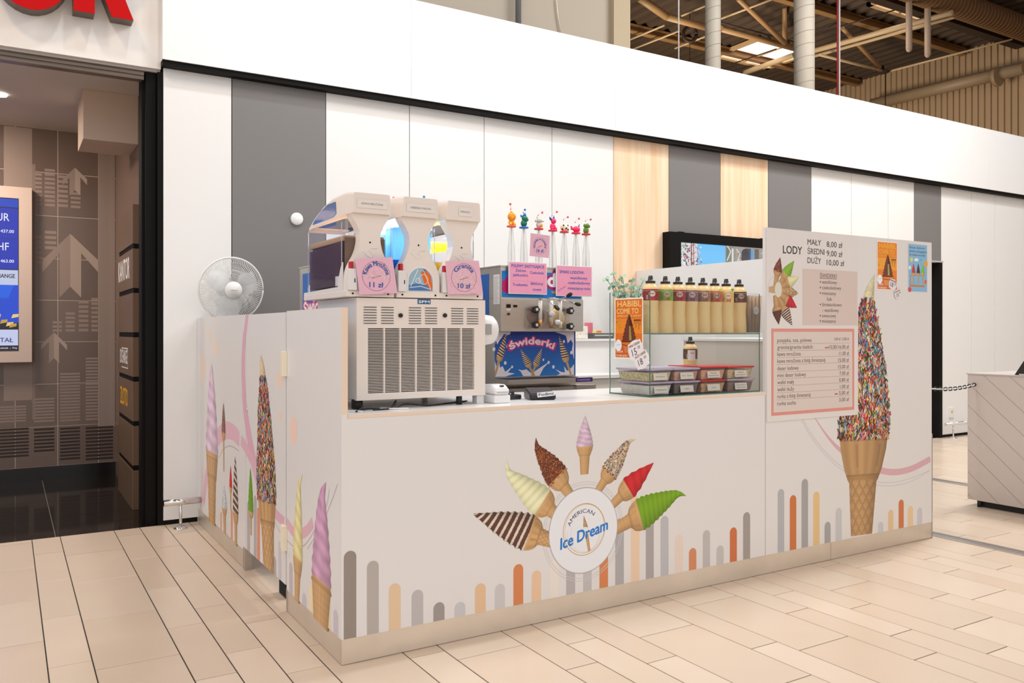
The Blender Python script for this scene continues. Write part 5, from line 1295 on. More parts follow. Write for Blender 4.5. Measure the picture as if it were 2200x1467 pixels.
for k in range(6):
    p = px_(1205 + k * 6, 650 + k * .2); P.rect(p[0], p[0] + .012, p[2], p[2] + .008, (.62, .58, .53), 1); P.rect(p[0] + .003, p[0] + .009, p[2] + .003, p[2] + .0045, (.3, .27, .25), 2)
a, c = px_(1088, 667), px_(1097, 663); P.rect(a[0], c[0], a[2], c[2], (.65, .62, .58), 1)
P.build('front_marks', SA)
# drip tray, lower shelf and purple strip
bm = B(); ta, tb = PY(1092, 0, y0 - .12)[0], PY(1272, 0, y0 - .12)[0]
prism(bm, [(x0 - .02, y0 + .078), (x0 - .02, y0 - .05), (ta, y0 - .12), (tb, y0 - .12), (tb, y0 + .078)], 'Z', .93, .957); dt = obj('drip_tray', bm, M_steel, SA)
bm = B()
for i in range(26): box(bm, ta + .01 + i * .019, ta + .02 + i * .019, y0 - .10, y0 + .05, .9575, .9595)
obj('drip_grate', bm, M_rubber, dt)
quick('lower_shelf', M_steel, SA, (x0 - .02, x1 + .02, y0 - .09, y0 + .08, .86, .905)); quick('shelf_lip', M_steel, SA, (x1 - .12, x1 + .02, y0 - .10, y0 - .06, .885, .91))
P = Print((0, y0 - .1205, 0), (1, 0, 0), (0, 0, 1), (0, -1, 0), .0005); a, c = PY(1237, 822, y0 - .12), PY(1273, 812, y0 - .12)
P.rect(a[0], c[0], .932, .956, S(66, 26, 120), 1); P.text('O NOWOŚCI', a[0] + .012, .939, .008, S(225, 215, 240), 2, width=c[0] - a[0] - .03, bold=.01); P.build('purple_label', SA)
# pink flavour boards
pk2 = mulc(OB((224, 146, 176), (240, 236, 238)), 1.3); bl2 = S(26, 80, 165)
def board(x0p, x1p, ytl, ytr, ybl, Y, label, draw):
    a, b_, c = PY(x0p, ytl, Y), PY(x1p, ytr, Y), PY(x0p, ybl, Y)
    o = tag(quick('flavour_board', mat('board_edge', (.82, .80, .80), .4), None, (a[0], b_[0], Y, Y + .006, c[2], a[2]), bev=.001), label, 'sign', 'pink boards on the soft ice machine')
    P = Print((a[0], Y - .0003, c[2]), (1, 0, 0), (0, 0, 1), (0, -1, 0), .0004); W, H = b_[0] - a[0], a[2] - c[2]
    P.rect(.005, W - .005, .005, H - .005, pk2, 1); draw(P, W, H); P.build('board_print', o)
def d1(P, W, H):
    P.text('POLEWY ZASTYGAJĄCE:', W * .07, H * .83, H * .085, bl2, 3, width=W * .86, bold=.03)
    for s, x_, y_, w_ in (('Zielone', .17, .69, .27), ('jabłuszko', .11, .55, .38), ('Czekolada', .55, .64, .36), ('Truskawka', .10, .25, .38), ('Błękitny', .57, .30, .33), ('ocean', .62, .12, .23)): P.text(s, W * x_, H * y_, H * .085, bl2, 3, width=W * w_, bold=.02)
    gl = mulc(pk2, .75)
    for x_ in (.08, .49, .92): P.line([(W * x_, H * .03), (W * x_, H * .78)], .0015, gl, 2)
    for y_ in (.41, .80): P.line([(W * .08, H * y_), (W * .92, H * y_)], .0015, gl, 2)
def d2(P, W, H):
    P.text('SMAKI LODÓW:', W * .09, H * .74, H * .095, bl2, 3, width=W * .68, bold=.03)
    for s, x_, y_, w_ in (('waniliowy', .38, .56, .48), ('czekoladowy', .32, .40, .62), ('mieszany-mix', .32, .22, .63)): P.text(s, W * x_, H * y_, H * .095, bl2, 3, width=W * w_, bold=.02)
    P.text('Ice Dream', W * .05, H * .14, H * .05, S(80, 70, 130), 3, width=W * .24, rot=R(28))
board(1093, 1175, 561, 565.5, 631, y0 - .012, 'left pink board on the soft ice machine listing coatings', d1)
board(1195, 1272, 569, 573, 635.5, y0 - .012, 'right pink board on the soft ice machine listing flavours', d2)
# second machine behind the slush tanks
SB, *_ = soft(.433, 1.00, 1.15, 'steel and blue ice machine mostly hidden behind the slush machine')
# ------------------------------------------------------------------ novelty cups with straws
M_clear = glass_mat('clear_cup', (.97, .97, .97), .05, .08, .16, (.82, .82, .83))
def cup(px_0, py_disc, lidc, build, label, lean=(0.012, .035), strawc=(.8, .1, .12), Y=1.50):
    p = PY(px_0, py_disc, Y); x_, z_ = p[0], p[2]; zb0 = 1.607
    t = thing('novelty_cup', label, 'cup', (x_, Y, zb0), 'novelty straw cups on the ice machines')
    bm = B(); H = z_ - zb0; lathe(bm, [(.020, 0), (.024, .01), (.022, H * .5), (.015, H * .75), (.010, H - .002)], (x_, Y, zb0), 18); obj('clear_tube', bm, M_clear, t)
    bm = B(); cyl(bm, (x_, Y, zb0 + .01), (x_, Y, z_), .003, n=8); obj('straw', bm, mat('straw_clear', (.75, .75, .75), .3), t)
    bm = B(); lathe(bm, [(.0285, -.005), (.030, 0), (.0285, .005), (.015, .006)], (x_, Y, z_), 24); obj('lid', bm, mat('lid_%d_%d' % (int(lidc[0] * 99), int(lidc[2] * 99)), lidc, .35), t)
    top = build(t, x_, Y, z_ + .005)
    bm = B(); tube(bm, [(x_ - .005, Y, top - .004), (x_ - .003, Y, top + .01), (x_ + lean[0], Y, top + lean[1])], .0022, 6); s_ = obj('straw_tip', bm, mat('straw_clear', (.75, .75, .75), .3), t)
    bm = B(); ball(bm, (x_ + lean[0], Y, top + lean[1]), .0075, n=10); ball(bm, (x_ - .005, Y, top), .004, n=8); obj('tip_ball', bm, mat('tip_%d_%d' % (int(strawc[0] * 99), int(strawc[2] * 99)), strawc, .4), s_)
def body(t, name, m, balls, cones=(), part='figure'):
    bm = B()
    for b_ in balls: ball(bm, b_[:3], b_[3], b_[4] if len(b_) > 4 else (1, 1, 1), n=12)
    for (a, c, r0, r1) in cones: cyl(bm, a, c, r0, r1, n=10)
    return obj(part, bm, m, t)
def lion(t, x, y, z):
    o = body(t, 'lion', mat('toy_orange', S(246, 150, 20), .35), [(x, y, z + .018, .020, (1, .9, .9)), (x, y - .004, z + .055, .028, (1, .8, 1.05)), (x, y, z + .083, .009)])
    body(o, '', mat('toy_yellow', S(252, 190, 50), .35), [(x - .002, y - .014, z + .053, .017, (1, .7, 1)), (x - .014, y - .012, z + .010, .010), (x + .014, y - .012, z + .010, .010)], part='face'); return z + .102
def hippo(t, x, y, z):
    o = body(t, '', mat('toy_teal', S(0, 120, 92), .35), [(x, y, z + .022, .021, (1, .9, 1.1)), (x + .004, y - .004, z + .053, .021, (1, .9, .85)), (x + .014, y - .010, z + .045, .013)])
    body(o, '', mat('toy_blue', S(20, 110, 200), .35), [], [((x + .004, y, z + .066), (x + .010, y, z + .090), .014, .003), ((x - .017, y, z + .060), (x - .022, y, z + .075), .007, .004)], part='hat'); return z + .088
def wolf(t, x, y, z):
    o = body(t, '', mat('toy_grey', S(206, 202, 200), .4), [(x, y, z + .020, .018, (1, .9, 1.1)), (x, y - .002, z + .050, .020, (1.1, .9, .9)), (x + .020, y - .006, z + .046, .011, (1.3, .8, .7)), (x - .020, y, z + .046, .010)], [((x - .010, y, z + .060), (x - .014, y, z + .082), .007, .001), ((x + .008, y, z + .060), (x + .010, y, z + .078), .007, .001)])
    body(o, '', mat('toy_yellow2', S(232, 170, 60), .4), [(x + .010, y - .012, z + .018, .012, (1, .7, 1.2))], part='belly'); return z + .082
def unicorn(t, x, y, z):
    o = body(t, '', mat('toy_pink', S(238, 40, 110), .35), [(x, y, z + .020, .020, (1, .9, 1.2)), (x + .004, y - .002, z + .056, .019, (1, .9, .95)), (x - .012, y - .012, z + .008, .010), (x + .014, y - .012, z + .008, .010)])
    body(o, '', mat('toy_navy', S(30, 70, 160), .35), [], [((x + .006, y, z + .070), (x + .010, y, z + .094), .007, .001), ((x - .014, y, z + .064), (x - .024, y, z + .082), .008, .004)], part='horn'); return z + .092
def football(t, x, y, z):
    o = body(t, '', mat('toy_cream', S(244, 224, 200), .35), [(x, y, z + .024, .026)])
    body(o, '', M_rubber, [(x, y - .022, z + .018, .0075, (1, .5, 1)), (x - .016, y - .016, z + .036, .006), (x + .017, y - .014, z + .036, .006), (x - .022, y - .010, z + .012, .006), (x + .022, y - .012, z + .010, .006)], part='patch'); return z + .074
def whale(t, x, y, z):
    o = body(t, '', mat('toy_rose', S(240, 44, 100), .35), [(x + .004, y, z + .020, .023, (1.15, .9, .95)), (x - .030, y, z + .022, .011, (1.2, .6, .8)), (x - .036, y, z + .034, .007)])
    body(o, '', mat('toy_navy', S(30, 70, 160), .35), [], [((x + .020, y, z + .034), (x + .028, y, z + .056), .005, .002)], part='fin'); return z + .066
def frog(t, x, y, z):
    o = body(t, '', mat('toy_green', S(96, 140, 40), .4, noise=.3, scale=60), [(x, y, z + .020, .020, (1, .9, 1.2)), (x + .002, y - .002, z + .052, .021, (1.05, .9, .85)), (x + .018, y - .006, z + .048, .010)])
    body(o, '', mat('toy_white', (.85, .85, .8), .4), [(x - .010, y - .010, z + .064, .008), (x + .008, y - .012, z + .066, .006)], part='eyes'); return z + .082
RD = (.72, .02, .03)
cup(1098.7, 486.5, S(236, 90, 50), lion, 'straw cup with an orange lion figure, first from the left', (-.008, .032), S(232, 70, 60))
cup(1125.5, 489, S(20, 110, 200), hippo, 'straw cup with a teal hippo figure in a blue hat', (.008, .020), S(20, 110, 190))
cup(1157.6, 492, RD, wolf, 'straw cup with a pale grey wolf figure behind the small pink sign', (.026, .020))
cup(1187.6, 495.5, S(230, 20, 70), unicorn, 'straw cup with a pink unicorn figure with blue horn', (.032, .026))
cup(1212.2, 498.5, RD, football, 'straw cup with a football figure', (.028, .020))
cup(1237.3, 501, S(226, 20, 60), whale, 'straw cup with a rose whale figure', (.024, .026))
cup(1259, 503.5, RD, frog, 'straw cup with a green frog figure, last on the right', (.038, .014))
cup(846, 462, RD, football, 'straw cup whose red tip shows between the left and middle slush tanks', (.0, .02))
cup(911, 464, S(20, 110, 200), hippo, 'straw cup whose blue tip shows above the middle slush tank', (.0, .02), S(60, 150, 210))
# small pink sign on a stick
a, c = PY(1139, 551, 1.40), PY(1180, 505, 1.40)
t = thing('cup_price_sign', 'small square pink sign on a stick above the soft ice machine', 'sign', ((a[0] + c[0]) / 2, 1.40, 1.606))
bm = B(); box(bm, a[0], c[0], 1.398, 1.401, a[2], c[2]); cm = Matrix.Translation(((a[0] + c[0]) / 2, 1.4, (a[2] + c[2]) / 2)); bm.transform(cm @ Matrix.Rotation(R(3), 4, 'Y') @ cm.inverted())
cd = obj('card', bm, mat('rose_card', OB((222, 170, 186), (240, 238, 238)), .45), t)
P = Print(((a[0] + c[0]) / 2, 1.3975, (a[2] + c[2]) / 2), (1, 0, 0), (0, 0, 1), (0, -1, 0), .0004)
P.ring((0, 0), .050, .0012, S(110, 90, 130), 1); P.text('Granita w butelce', 0, 0, .013, S(40, 60, 140), 2, width=.135, bend=.035, align='C', bold=.02); P.text('16 zł', 0, -.040, .020, S(40, 60, 140), 2, width=.050, align='C', bold=.02); P.text('Ice Dream', 0, -.008, .008, S(110, 80, 90), 2, width=.034, rot=R(20), align='C')
P.build('card_print', cd)
bm = B(); cyl(bm, ((a[0] + c[0]) / 2, 1.404, 1.607), ((a[0] + c[0]) / 2, 1.404, a[2] + .02), .003, n=8); lathe(bm, [(.022, 0), (.022, .004), (.003, .008)], ((a[0] + c[0]) / 2, 1.404, 1.606), 14); obj('stick', bm, mat('straw_clear', (.75, .75, .75), .3), t)
# ------------------------------------------------------------------ glass display case
GX0, GX1, GY0, GY1, GZ1, GSH = 1.497, 2.222, .030, .330, 1.417, 1.219
GC = thing('glass_case', 'two-tier glass display case on the worktop with green-edged panes', 'display case', ((GX0 + GX1) / 2, .18, ZW))
M_gl = glass_mat('clear_glass', (.975, .99, .985), .13, .0)
M_ge = mat('glass_edge_green', (.05, .16, .12), .15)
M_ge2 = mat('glass_edge_pale', (.42, .55, .50), .2)
g = .005
def pane(name, x0, x1, y0, y1, z0, z1): return quick(name, M_gl, GC, (x0, x1, y0, y1, z0, z1))
pane('glass_pane', GX0 + g, GX1 - g, GY0, GY0 + g, ZW + g, GZ1); pane('glass_pane', GX0, GX0 + g, GY0, GY1, ZW + g, GZ1); pane('glass_pane', GX1 - g, GX1, GY0, GY1, ZW + g, GZ1)
pane('glass_base', GX0, GX1, GY0, GY1, ZW, ZW + g); pane('glass_shelf', GX0 + g, GX1 - g, GY0 + g, GY1 - .003, GSH - g, GSH)
e = .0016
for nm, b_ in (('base_edge', (GX0, GX1, GY0 - e, GY0, ZW, ZW + g)), ('shelf_edge', (GX0 + g, GX1, GY0 - e, GY0, GSH - g, GSH)), ('corner_edge', (GX0 - e, GX0 + .002, GY0 - e, GY0 + .001, ZW, GZ1)), ('corner_edge', (GX1 - .002, GX1 + e, GY0 - e, GY0 + .001, ZW, GZ1)),
               ('base_edge', (GX0 - e, GX0, GY0, GY1, ZW, ZW + g)), ('shelf_edge', (GX0 - e, GX0, GY0, GY1, GSH - g * .6, GSH))):
    quick(nm, M_ge, GC, b_)
for b_ in ((GX0, GX1, GY0 - e, GY0 + g, GZ1, GZ1 + .0015), (GX0, GX0 + g, GY0, GY1, GZ1, GZ1 + .0015), (GX0 - e, GX0 + g, GY1, GY1 + e, ZW, GZ1)): quick('top_edge', M_ge2, GC, b_)

# ------------------------------------------------------------------ sauce bottles on the glass shelf
M_bot = mat('bottle_cream', S(236, 206, 150), .38)
M_cap = mat('cap_black', (.02, .016, .015), .35)
def bottle_mesh():
    t = thing('sauce_bottle', 'x', 'bottle', (0, 0, 0))
    bm = B(); lathe(bm, [(.034, 0), (.037, .006), (.0375, .03), (.036, .07), (.0345, .095), (.0355, .125), (.0375, .150), (.0382, .155), (.0382, .212), (.037, .219), (.030, .228), (.0235, .235), (.0215, .240)], n=28); obj('bottle_body', bm, M_bot, t)
    bm = B(); lathe(bm, [(.0235, .240), (.0235, .2495), (.0225, .2505), (.0125, .2515), (.0115, .266), (.009, .272), (.0001, .273)], n=20); box(bm, -.004, .004, -.010, .010, .270, .276); obj('cap', bm, M_cap, t)
    bm = B(); lathe(bm, [(.0386, .1565), (.0386, .2105)], n=28, caps=False); obj('label_band', bm, M_cap, t)
    return t
def copy_thing(t, loc, label, group=None):
    r = t.copy(); COL.objects.link(r); r.location = loc; r['label'] = label
    if group: r['group'] = group
    out = {}
    for ch in list(t.children):
        c = ch.copy(); COL.objects.link(c); c.parent = r; out[ch.name.split('.')[0]] = c
        for g_ in ch.children:
            d_ = g_.copy(); COL.objects.link(d_); d_.parent = c
    return r, out
BOT = bottle_mesh()
cols = [((150, 34, 40), 'red', (206, 60, 80)), ((128, 158, 50), 'green', (160, 180, 80)), ((160, 50, 54), 'dark red', (190, 70, 74)), ((130, 96, 116), 'purple grey', (110, 90, 110)), ((150, 110, 80), 'brown speckled', (190, 160, 130)), ((190, 96, 56), 'orange', (226, 150, 60)), ((232, 190, 100), 'plain yellow', (236, 200, 120)), ((92, 50, 44), 'dark brown', (150, 110, 96))]
BY = .130
bx = [PY(x, 0, BY)[0] for x in (1398.7, 1429.3, 1456.3, 1483, 1510, 1535.4, 1560, 1587.8)]
for i, ((c, nm, c2), x) in enumerate(zip(cols, bx)):
    lab_ = 'cream sauce bottle with a %s label on the glass shelf, %s' % (nm, ('at the left end', 'second from the left', 'third from the left', 'fourth from the left', 'fourth from the right', 'third from the right', 'second from the right', 'at the right end')[i])
    if i == 0:
        t = BOT; t.location = (x, BY + .004, GSH + .0004); t['label'] = lab_; t['group'] = 'sauce bottles on the glass shelf'
        parts = {ch.name.split('.')[0]: ch for ch in t.children}
    else: t, parts = copy_thing(BOT, (x, BY, GSH + .0004), lab_, 'sauce bottles on the glass shelf')
    lb = parts['label_band']; me = lb.data.copy(); me.materials.clear(); me.materials.append(mat('label_' + nm.replace(' ', '_'), S(*c), .4, noise=.35, scale=45)); lb.data = me
    if i != 6:
        P = Print((0, 0, 0), (1, 0, 0), (0, 0, 1), (0, -1, 0))
        k = len(P.v)
        def cw(pts, col, rad, a0=-2.94):   # wrap on the bottle
            vs = []
            for u, v in pts:
                th = a0 + u / .0386; vs.append((rad * math.cos(th), rad * math.sin(th), v))
            return vs, col
        items = []
        for j in range(10):
            ua, ub2 = -.017 + .0034 * j, -.017 + .0034 * (j + 1); va, vb = .0135 * math.sqrt(max(0, 1 - (ua / .017) ** 2)), .0135 * math.sqrt(max(0, 1 - (ub2 / .017) ** 2))
            items.append(cw([(.034 + ua, .188 - va), (.034 + ub2, .188 - vb), (.034 + ub2, .188 + vb), (.034 + ua, .188 + va)], S(232, 205, 190), .0389))
        for j in range(4): items.append(cw([(.024 + j * .006, .159), (.028 + j * .006, .158), (.029 + j * .006, .170), (.025 + j * .006, .172)], S(*c2), .0389))
        items.append(cw([(.004, .162), (.014, .162), (.014, .182), (.004, .182)], S(214, 200, 190), .0389))
        for j in range(4): items.append(cw([(.005, .164 + j * .0045), (.013, .164 + j * .0045), (.013, .166 + j * .0045), (.005, .166 + j * .0045)], S(70, 60, 60), .0392))
        items += [cw([(.024 + j * .004, .187), (.028 + j * .004, .187), (.028 + j * .004, .190), (.024 + j * .004, .190)], S(*c), .0392) for j in range(5)]
        V_, F_, C_ = [], [], []
        for vs, col in items:
            F_.append(tuple(range(len(V_), len(V_) + len(vs)))); V_ += vs; C_ += [col] * len(vs)
        me = bpy.data.meshes.new('label_print'); me.from_pydata(V_, [], F_); at = me.color_attributes.new('Col', 'FLOAT_COLOR', 'POINT')
        for q_, c3 in enumerate(C_): at.data[q_].color = (*c3, 1)
        me.materials.append(print_mat()); o = bpy.data.objects.new('label_print', me); COL.objects.link(o); o.parent = lb
# bottle standing behind the case
p = PY(1483, 760, .43)
t, parts = copy_thing(BOT, (p[0], .43, ZW + .0003), 'sauce bottle with a brown and white label on the worktop behind the glass case')
if 'group' in t: del t['group']
me = parts['label_band'].data.copy(); me.materials.clear(); me.materials.append(mat('label_walnut', S(96, 70, 50), .5, noise=.6, scale=70)); parts['label_band'].data = me
bm = B(); lathe(bm, [(.0392, .150), (.0392, .205)], n=28, caps=False)
bmesh.ops.delete(bm, geom=[v for v in bm.verts if not (v.co.y < -.01 and v.co.x < .004)], context='VERTS'); o = obj('white_label', bm, mat('paper_white', (.8, .76, .76), .5), None); o.parent = parts['label_band']
# wafer tubes bundle in a box
t = thing('wafer_sleeve_box', 'clear box of upright kraft wafer sleeves with a round sticker, right end of the shelf', 'box', (2.13, .13, GSH))
bx0, bx1 = PY(1610, 0, .09)[0], PY(1638, 0, .09)[0]
quick('clear_box', M_clear, t, (bx0, bx1, .09, .20, GSH + .0004, GSH + .195))
M_kr = mat('kraft_sleeve', S(206, 160, 122), .6, noise=.08, scale=20)
for k in range(8):
    bm = B(); xx = bx0 + .014 + (k % 4) * (bx1 - bx0 - .028) / 3; yy = .105 + (k // 4) * .05; ln = random.uniform(-.006, .006)
    cyl(bm, (xx + ln * .3, yy, GSH + .003), (xx - ln, yy, GSH + .192), .009, .013, n=12); obj('wafer_sleeve', bm, M_kr, t)
P = Print((0, .0895, 0), (1, 0, 0), (0, 0, 1), (0, -1, 0), .0004); p = PY(1624.5, 667, .0895); P.disc((p[0], p[2]), .021, .021, (.72, .62, .60), 1); P.text('Ice Dream', p[0], p[2] - .003, .006, S(60, 110, 170), 2, width=.030, align='C', rot=R(10)); P.build('round_sticker', t)

# ------------------------------------------------------------------ plastic boxes in the case
def tub(x0, x1, z0, h, lidc, fill, text, label, y0=.055, y1=.29):
    t = thing('food_box', label, 'box', ((x0 + x1) / 2, (y0 + y1) / 2, z0), 'labelled plastic boxes in the glass case')
    def fr(k, z): return [(x0 + k, y0 + k, z), (x1 - k, y0 + k, z), (x1 - k, y1 - k, z), (x0 + k, y1 - k, z)]
    bm = B(); k0, k1 = .013, .003; A_ = [bm.verts.new(p) for p in fr(k0, z0)]; B_ = [bm.verts.new(p) for p in fr(k1, z0 + h - .007)]
    bm.faces.new(A_[::-1])
    for i in range(4): bm.faces.new((A_[i], A_[(i + 1) % 4], B_[(i + 1) % 4], B_[i]))
    bmesh.ops.bevel(bm, geom=[e_ for e_ in bm.edges], offset=.004, segments=2, affect='EDGES'); obj('tub', bm, glass_mat('tub_plastic', (.90, .88, .90), .06, .1, .16, (.80, .74, .74)), t)
    bm = B(); A_ = [bm.verts.new(p) for p in fr(k0 + .003, z0 + .002)]; B_ = [bm.verts.new(p) for p in fr(k1 + .005, z0 + h * .72)]
    bm.faces.new(A_[::-1]); bm.faces.new(B_)
    for i in range(4): bm.faces.new((A_[i], A_[(i + 1) % 4], B_[(i + 1) % 4], B_[i]))
    obj('topping', bm, fill, t)
    bm = B(); box(bm, x0 - .002, x1 + .002, y0 - .002, y1 + .002, z0 + h - .009, z0 + h, bev=.003); l_ = obj('lid', bm, lidc, t)
    w_ = x1 - x0; mx = (x0 + x1) / 2; zc1 = z0 + h * .40; lw = min(w_ * .62, .085); ly = y0 + .004
    P = Print((0, ly, 0), (1, 0, 0), (0, .16, 1), (0, -1, 0), .0004); zz = zc1
    P.O = Vector((0, ly - .16 * zc1 - .003, 0))
    P.rect(mx - lw / 2, mx + lw / 2, zz - .016, zz + .016, (.80, .72, .66), 1)
    ls = text if isinstance(text, tuple) else (text,)
    for i, s in enumerate(ls): P.text(s, mx, zz - .003 + (.006 if len(ls) > 1 and i == 0 else (-.006 if len(ls) > 1 else 0)), .0055, S(80, 60, 60), 2, width=min(lw * .8, .007 * len(s)), align='C', bold=.01)
    P.build('paper_label', t)
LIL = mat('lilac_lid', (.50, .40, .58), .35, spec=.5); REDL = mat('red_lid', S(206, 30, 30), .3)
def fillm(n, c, sc=60, nz=.4): return mat('topping_' + n, tuple(min(.9, v * 1.5) for v in S(*c)), .6, noise=nz, scale=sc, bump=.5)
def xr_(p): return PY(p, 0, .055)[0]
xa = [xr_(1399), xr_(1447), xr_(1505), xr_(1562), xr_(1619)]
zb1 = ZW + g + .0004; h1 = .0625
T = [(xa[0] - .012, xa[1] - .003, zb1, h1, LIL, fillm('meringue', (226, 222, 196), 30, .1), 'STRZELAJĄCA', 'lilac-lidded box of pale topping at the bottom left of the case'),
     (xa[1] + .003, xa[2] - .004, zb1, h1, LIL, fillm('cookie', (84, 60, 54)), 'OREO', 'lilac-lidded box of dark crumbs on the bottom, second from left'),
     (xa[2] + .003, xa[3] - .004, zb1, h1, REDL, fillm('nuts', (190, 140, 100)), 'LION', 'red-lidded box on the bottom, third from left'),
     (xa[3] + .003, xa[4] + .006, zb1, h1, LIL, fillm('brown', (120, 84, 66)), ('ORZECH MIELONY', 'Z NERKOWCA'), 'lilac-lidded box at the bottom right of the case'),
     (xa[0] - .020, xa[1] - .004, zb1 + h1 + .0004, h1 - .001, LIL, fillm('sprinkle', (214, 176, 130), 90, .5), 'KOLOROWA', 'lilac-lidded box of mixed sprinkles, top left of the stacks'),
     (xa[1] + .003, xa[2] - .004, zb1 + h1 + .0004, h1 - .001, LIL, fillm('wafer', (176, 132, 110)), 'KIT - KAT', 'lilac-lidded box in the top row, second from left'),
     (xa[2] + .003, xa[3] - .004, zb1 + h1 + .0004, h1 + .003, REDL, fillm('marsh', (214, 150, 120), 30, .2), ('PIANKI', 'MARSHMALLOW'), 'red-lidded box in the top row with a large label'),
     (xa[3] + .003, xa[4] + .002, zb1 + h1 + .0004, h1 + .001, REDL, fillm('peanut', (200, 166, 120)), ('ORZECH', 'ARACHIDOWY'), 'red-lidded box at the top right end of the stacks')]
for a in T: tub(*a[:6], a[6], a[7])

# ------------------------------------------------------------------ orange poster and tags on the glass
pw = [PX(1323, 640, GX0), PX(1383, 636, GX0)]
ya_, yb2_ = .285, .052
zlo, zhi = 1.075, 1.372
# the poster is taped to the left pane, turned a little towards the front
a, c = PY(1322, 770, .10), PY(1382, 640, .10)
O_ = Vector((GX0 - .012, .262, 1.060)); Uv = Vector((PX(1383, 0, GX0)[0], 0, 0))
E2 = Vector(PX(1382, 770, GX0 - .004)); E1 = Vector(PX(1321, 770, GX0 - .010))
top = PX(1382, 638, GX0 - .004)[2]
Uu = Vector((E2.x - E1.x, E2.y - E1.y, 0)); wd = Uu.length; Uu.normalize(); Nn = Vector((Uu.y, -Uu.x, 0)); 
if Nn.dot(Vector((CAM[0], CAM[1], 0)) - E1) < 0: Nn = -Nn
z0_ = (E1.z + E2.z) / 2; ht = (PX(1352, 640, GX0 - .007)[2] - PX(1352, 771, GX0 - .007)[2])
z0_ = PX(1352, 771, GX0 - .007)[2]
bm = B(); O1 = Vector((E1.x, E1.y, z0_))
vs = [O1, O1 + Uu * wd, O1 + Uu * wd + Vector((0, 0, ht)), O1 + Vector((0, 0, ht))]
A_ = [bm.verts.new(v) for v in vs]; B_ = [bm.verts.new(v + Nn * .0008) for v in vs]
bm.faces.new(A_); bm.faces.new(B_[::-1])
for i in range(4): bm.faces.new((A_[i], A_[(i + 1) % 4], B_[(i + 1) % 4], B_[i]))
PG = tag(obj('poster', bm, MATS['poster_paper'], None), 'large orange dessert poster on the left pane of the glass case', 'poster')
oposter(None, tuple(O1 + Nn * .0009), tuple(Uu), tuple(Nn), wd, ht, 0, 1.0, (250, 205, 130)).build('poster_print', PG)
def gp(x, y, off):
    # point on the poster plane seen at pixel x, y
    r = (x - CXP) / FPX; u = (HYP - y) / FPX; d = Vector((SX * r + CX, -CX * r + SX, u)); o = Vector(CAM)
    k = (O1 + Nn * off - o).dot(Nn) / d.dot(Nn); return o + d * k
O3 = gp(1366, 752, .002); price_tag(0, 0, 0, .052, .046, R(20), [('MINI DESER', 0, .022, .011, .080, br, .02), ('15', -.012, -.022, .034, .034, S(60, 50, 70), 0), ('00', .026, .0, .014, .018, S(60, 50, 70), 0)], 'upper white price tag on the poster of the glass case', WHF, tuple(Nn), tuple(Uu), tuple(O3))
O3 = gp(1379, 773, .0035); price_tag(0, 0, 0, .050, .040, R(24), [('DUŻY DESER', 0, .020, .011, .078, br, .02), ('18', -.012, -.020, .030, .032, S(60, 50, 70), 0), ('00', .026, -.002, .013, .018, S(60, 50, 70), 0)], 'lower white price tag on the poster of the glass case', WHF, tuple(Nn), tuple(Uu), tuple(O3))
# small heart clips on the case
for x_, c_, l_ in ((1548, S(206, 216, 70), 'small lime heart sticker on the top rim of the glass case'), (1573.5, S(120, 160, 110), 'small grey-green heart sticker on the top rim of the glass case')):
    p = PY(x_, 622.5, .028); bm = B(); pts = []
    for i in range(20):
        th = 2 * PI * i / 20; pts.append((p[0] + .0008 * 16 * math.sin(th) ** 3 * .75, p[2] + .00055 * (13 * math.cos(th) - 5 * math.cos(2 * th) - 2 * math.cos(3 * th) - math.cos(4 * th))))
    prism(bm, pts, 'Y', .026, .0285); pass
    tag(obj('heart_sticker', bm, mat('heart_%d' % int(x_), c_, .4), None), l_, 'sticker')
# translucent jug behind the case
p = PY(1412, 790, .45); bm = B(); lathe(bm, [(.040, 0), (.046, .002), (.052, .105), (.054, .108), (.050, .108), (.044, .006)], (p[0], .45, ZW), 24)
tag(obj('measuring_jug', bm, glass_mat('milky_plastic', (.9, .9, .9), .1, .1, .6, (.80, .80, .80)), None), 'milky plastic jug on the worktop behind the glass case', 'jug')

# ------------------------------------------------------------------ back row of the kiosk
M_cab = mat('cabinet_greige', (.62, .60, .57), .45)
BC = thing('back_cabinet', 'long white-topped cabinet row along the back wall of the kiosk', 'cabinet', (2.7, 2.4, 0))
quick('carcass', M_cab, BC, (1.2, 3.645, 2.12, 2.712, .05, .872)); quick('plinth', M_rubber, BC, (1.22, 3.64, 2.16, 2.70, 0, .05))
for i in range(4):
    xx = 1.2 + i * .61; d_ = quick('door', M_cab, BC, (xx + .003, xx + .607, 2.100, 2.119, .06, .868))
    bm = B(); xh = xx + (.53 if i % 2 == 0 else .08); tube(bm, [(xh, 2.10, .78), (xh, 2.075, .775), (xh, 2.068, .73), (xh, 2.075, .685), (xh, 2.10, .68)], .006, 8); obj('handle', bm, M_chrome, d_)
BW = B(); box(BW, 1.19, 3.645, 2.085, 2.713, .8725, .897); tag(obj('back_worktop', BW, mat('white_worktop', (.80, .79, .78), .28), None), 'white worktop on the cabinets along the back wall', 'worktop')
ST = B(); box(ST, 1.9, 3.4, 2.42, 2.70, .8975, 1.150); box(ST, 1.88, 3.42, 2.40, 2.705, 1.150, 1.168)
tag(obj('white_riser', ST, M_white, None), 'white raised box shelf on the back worktop', 'shelf')
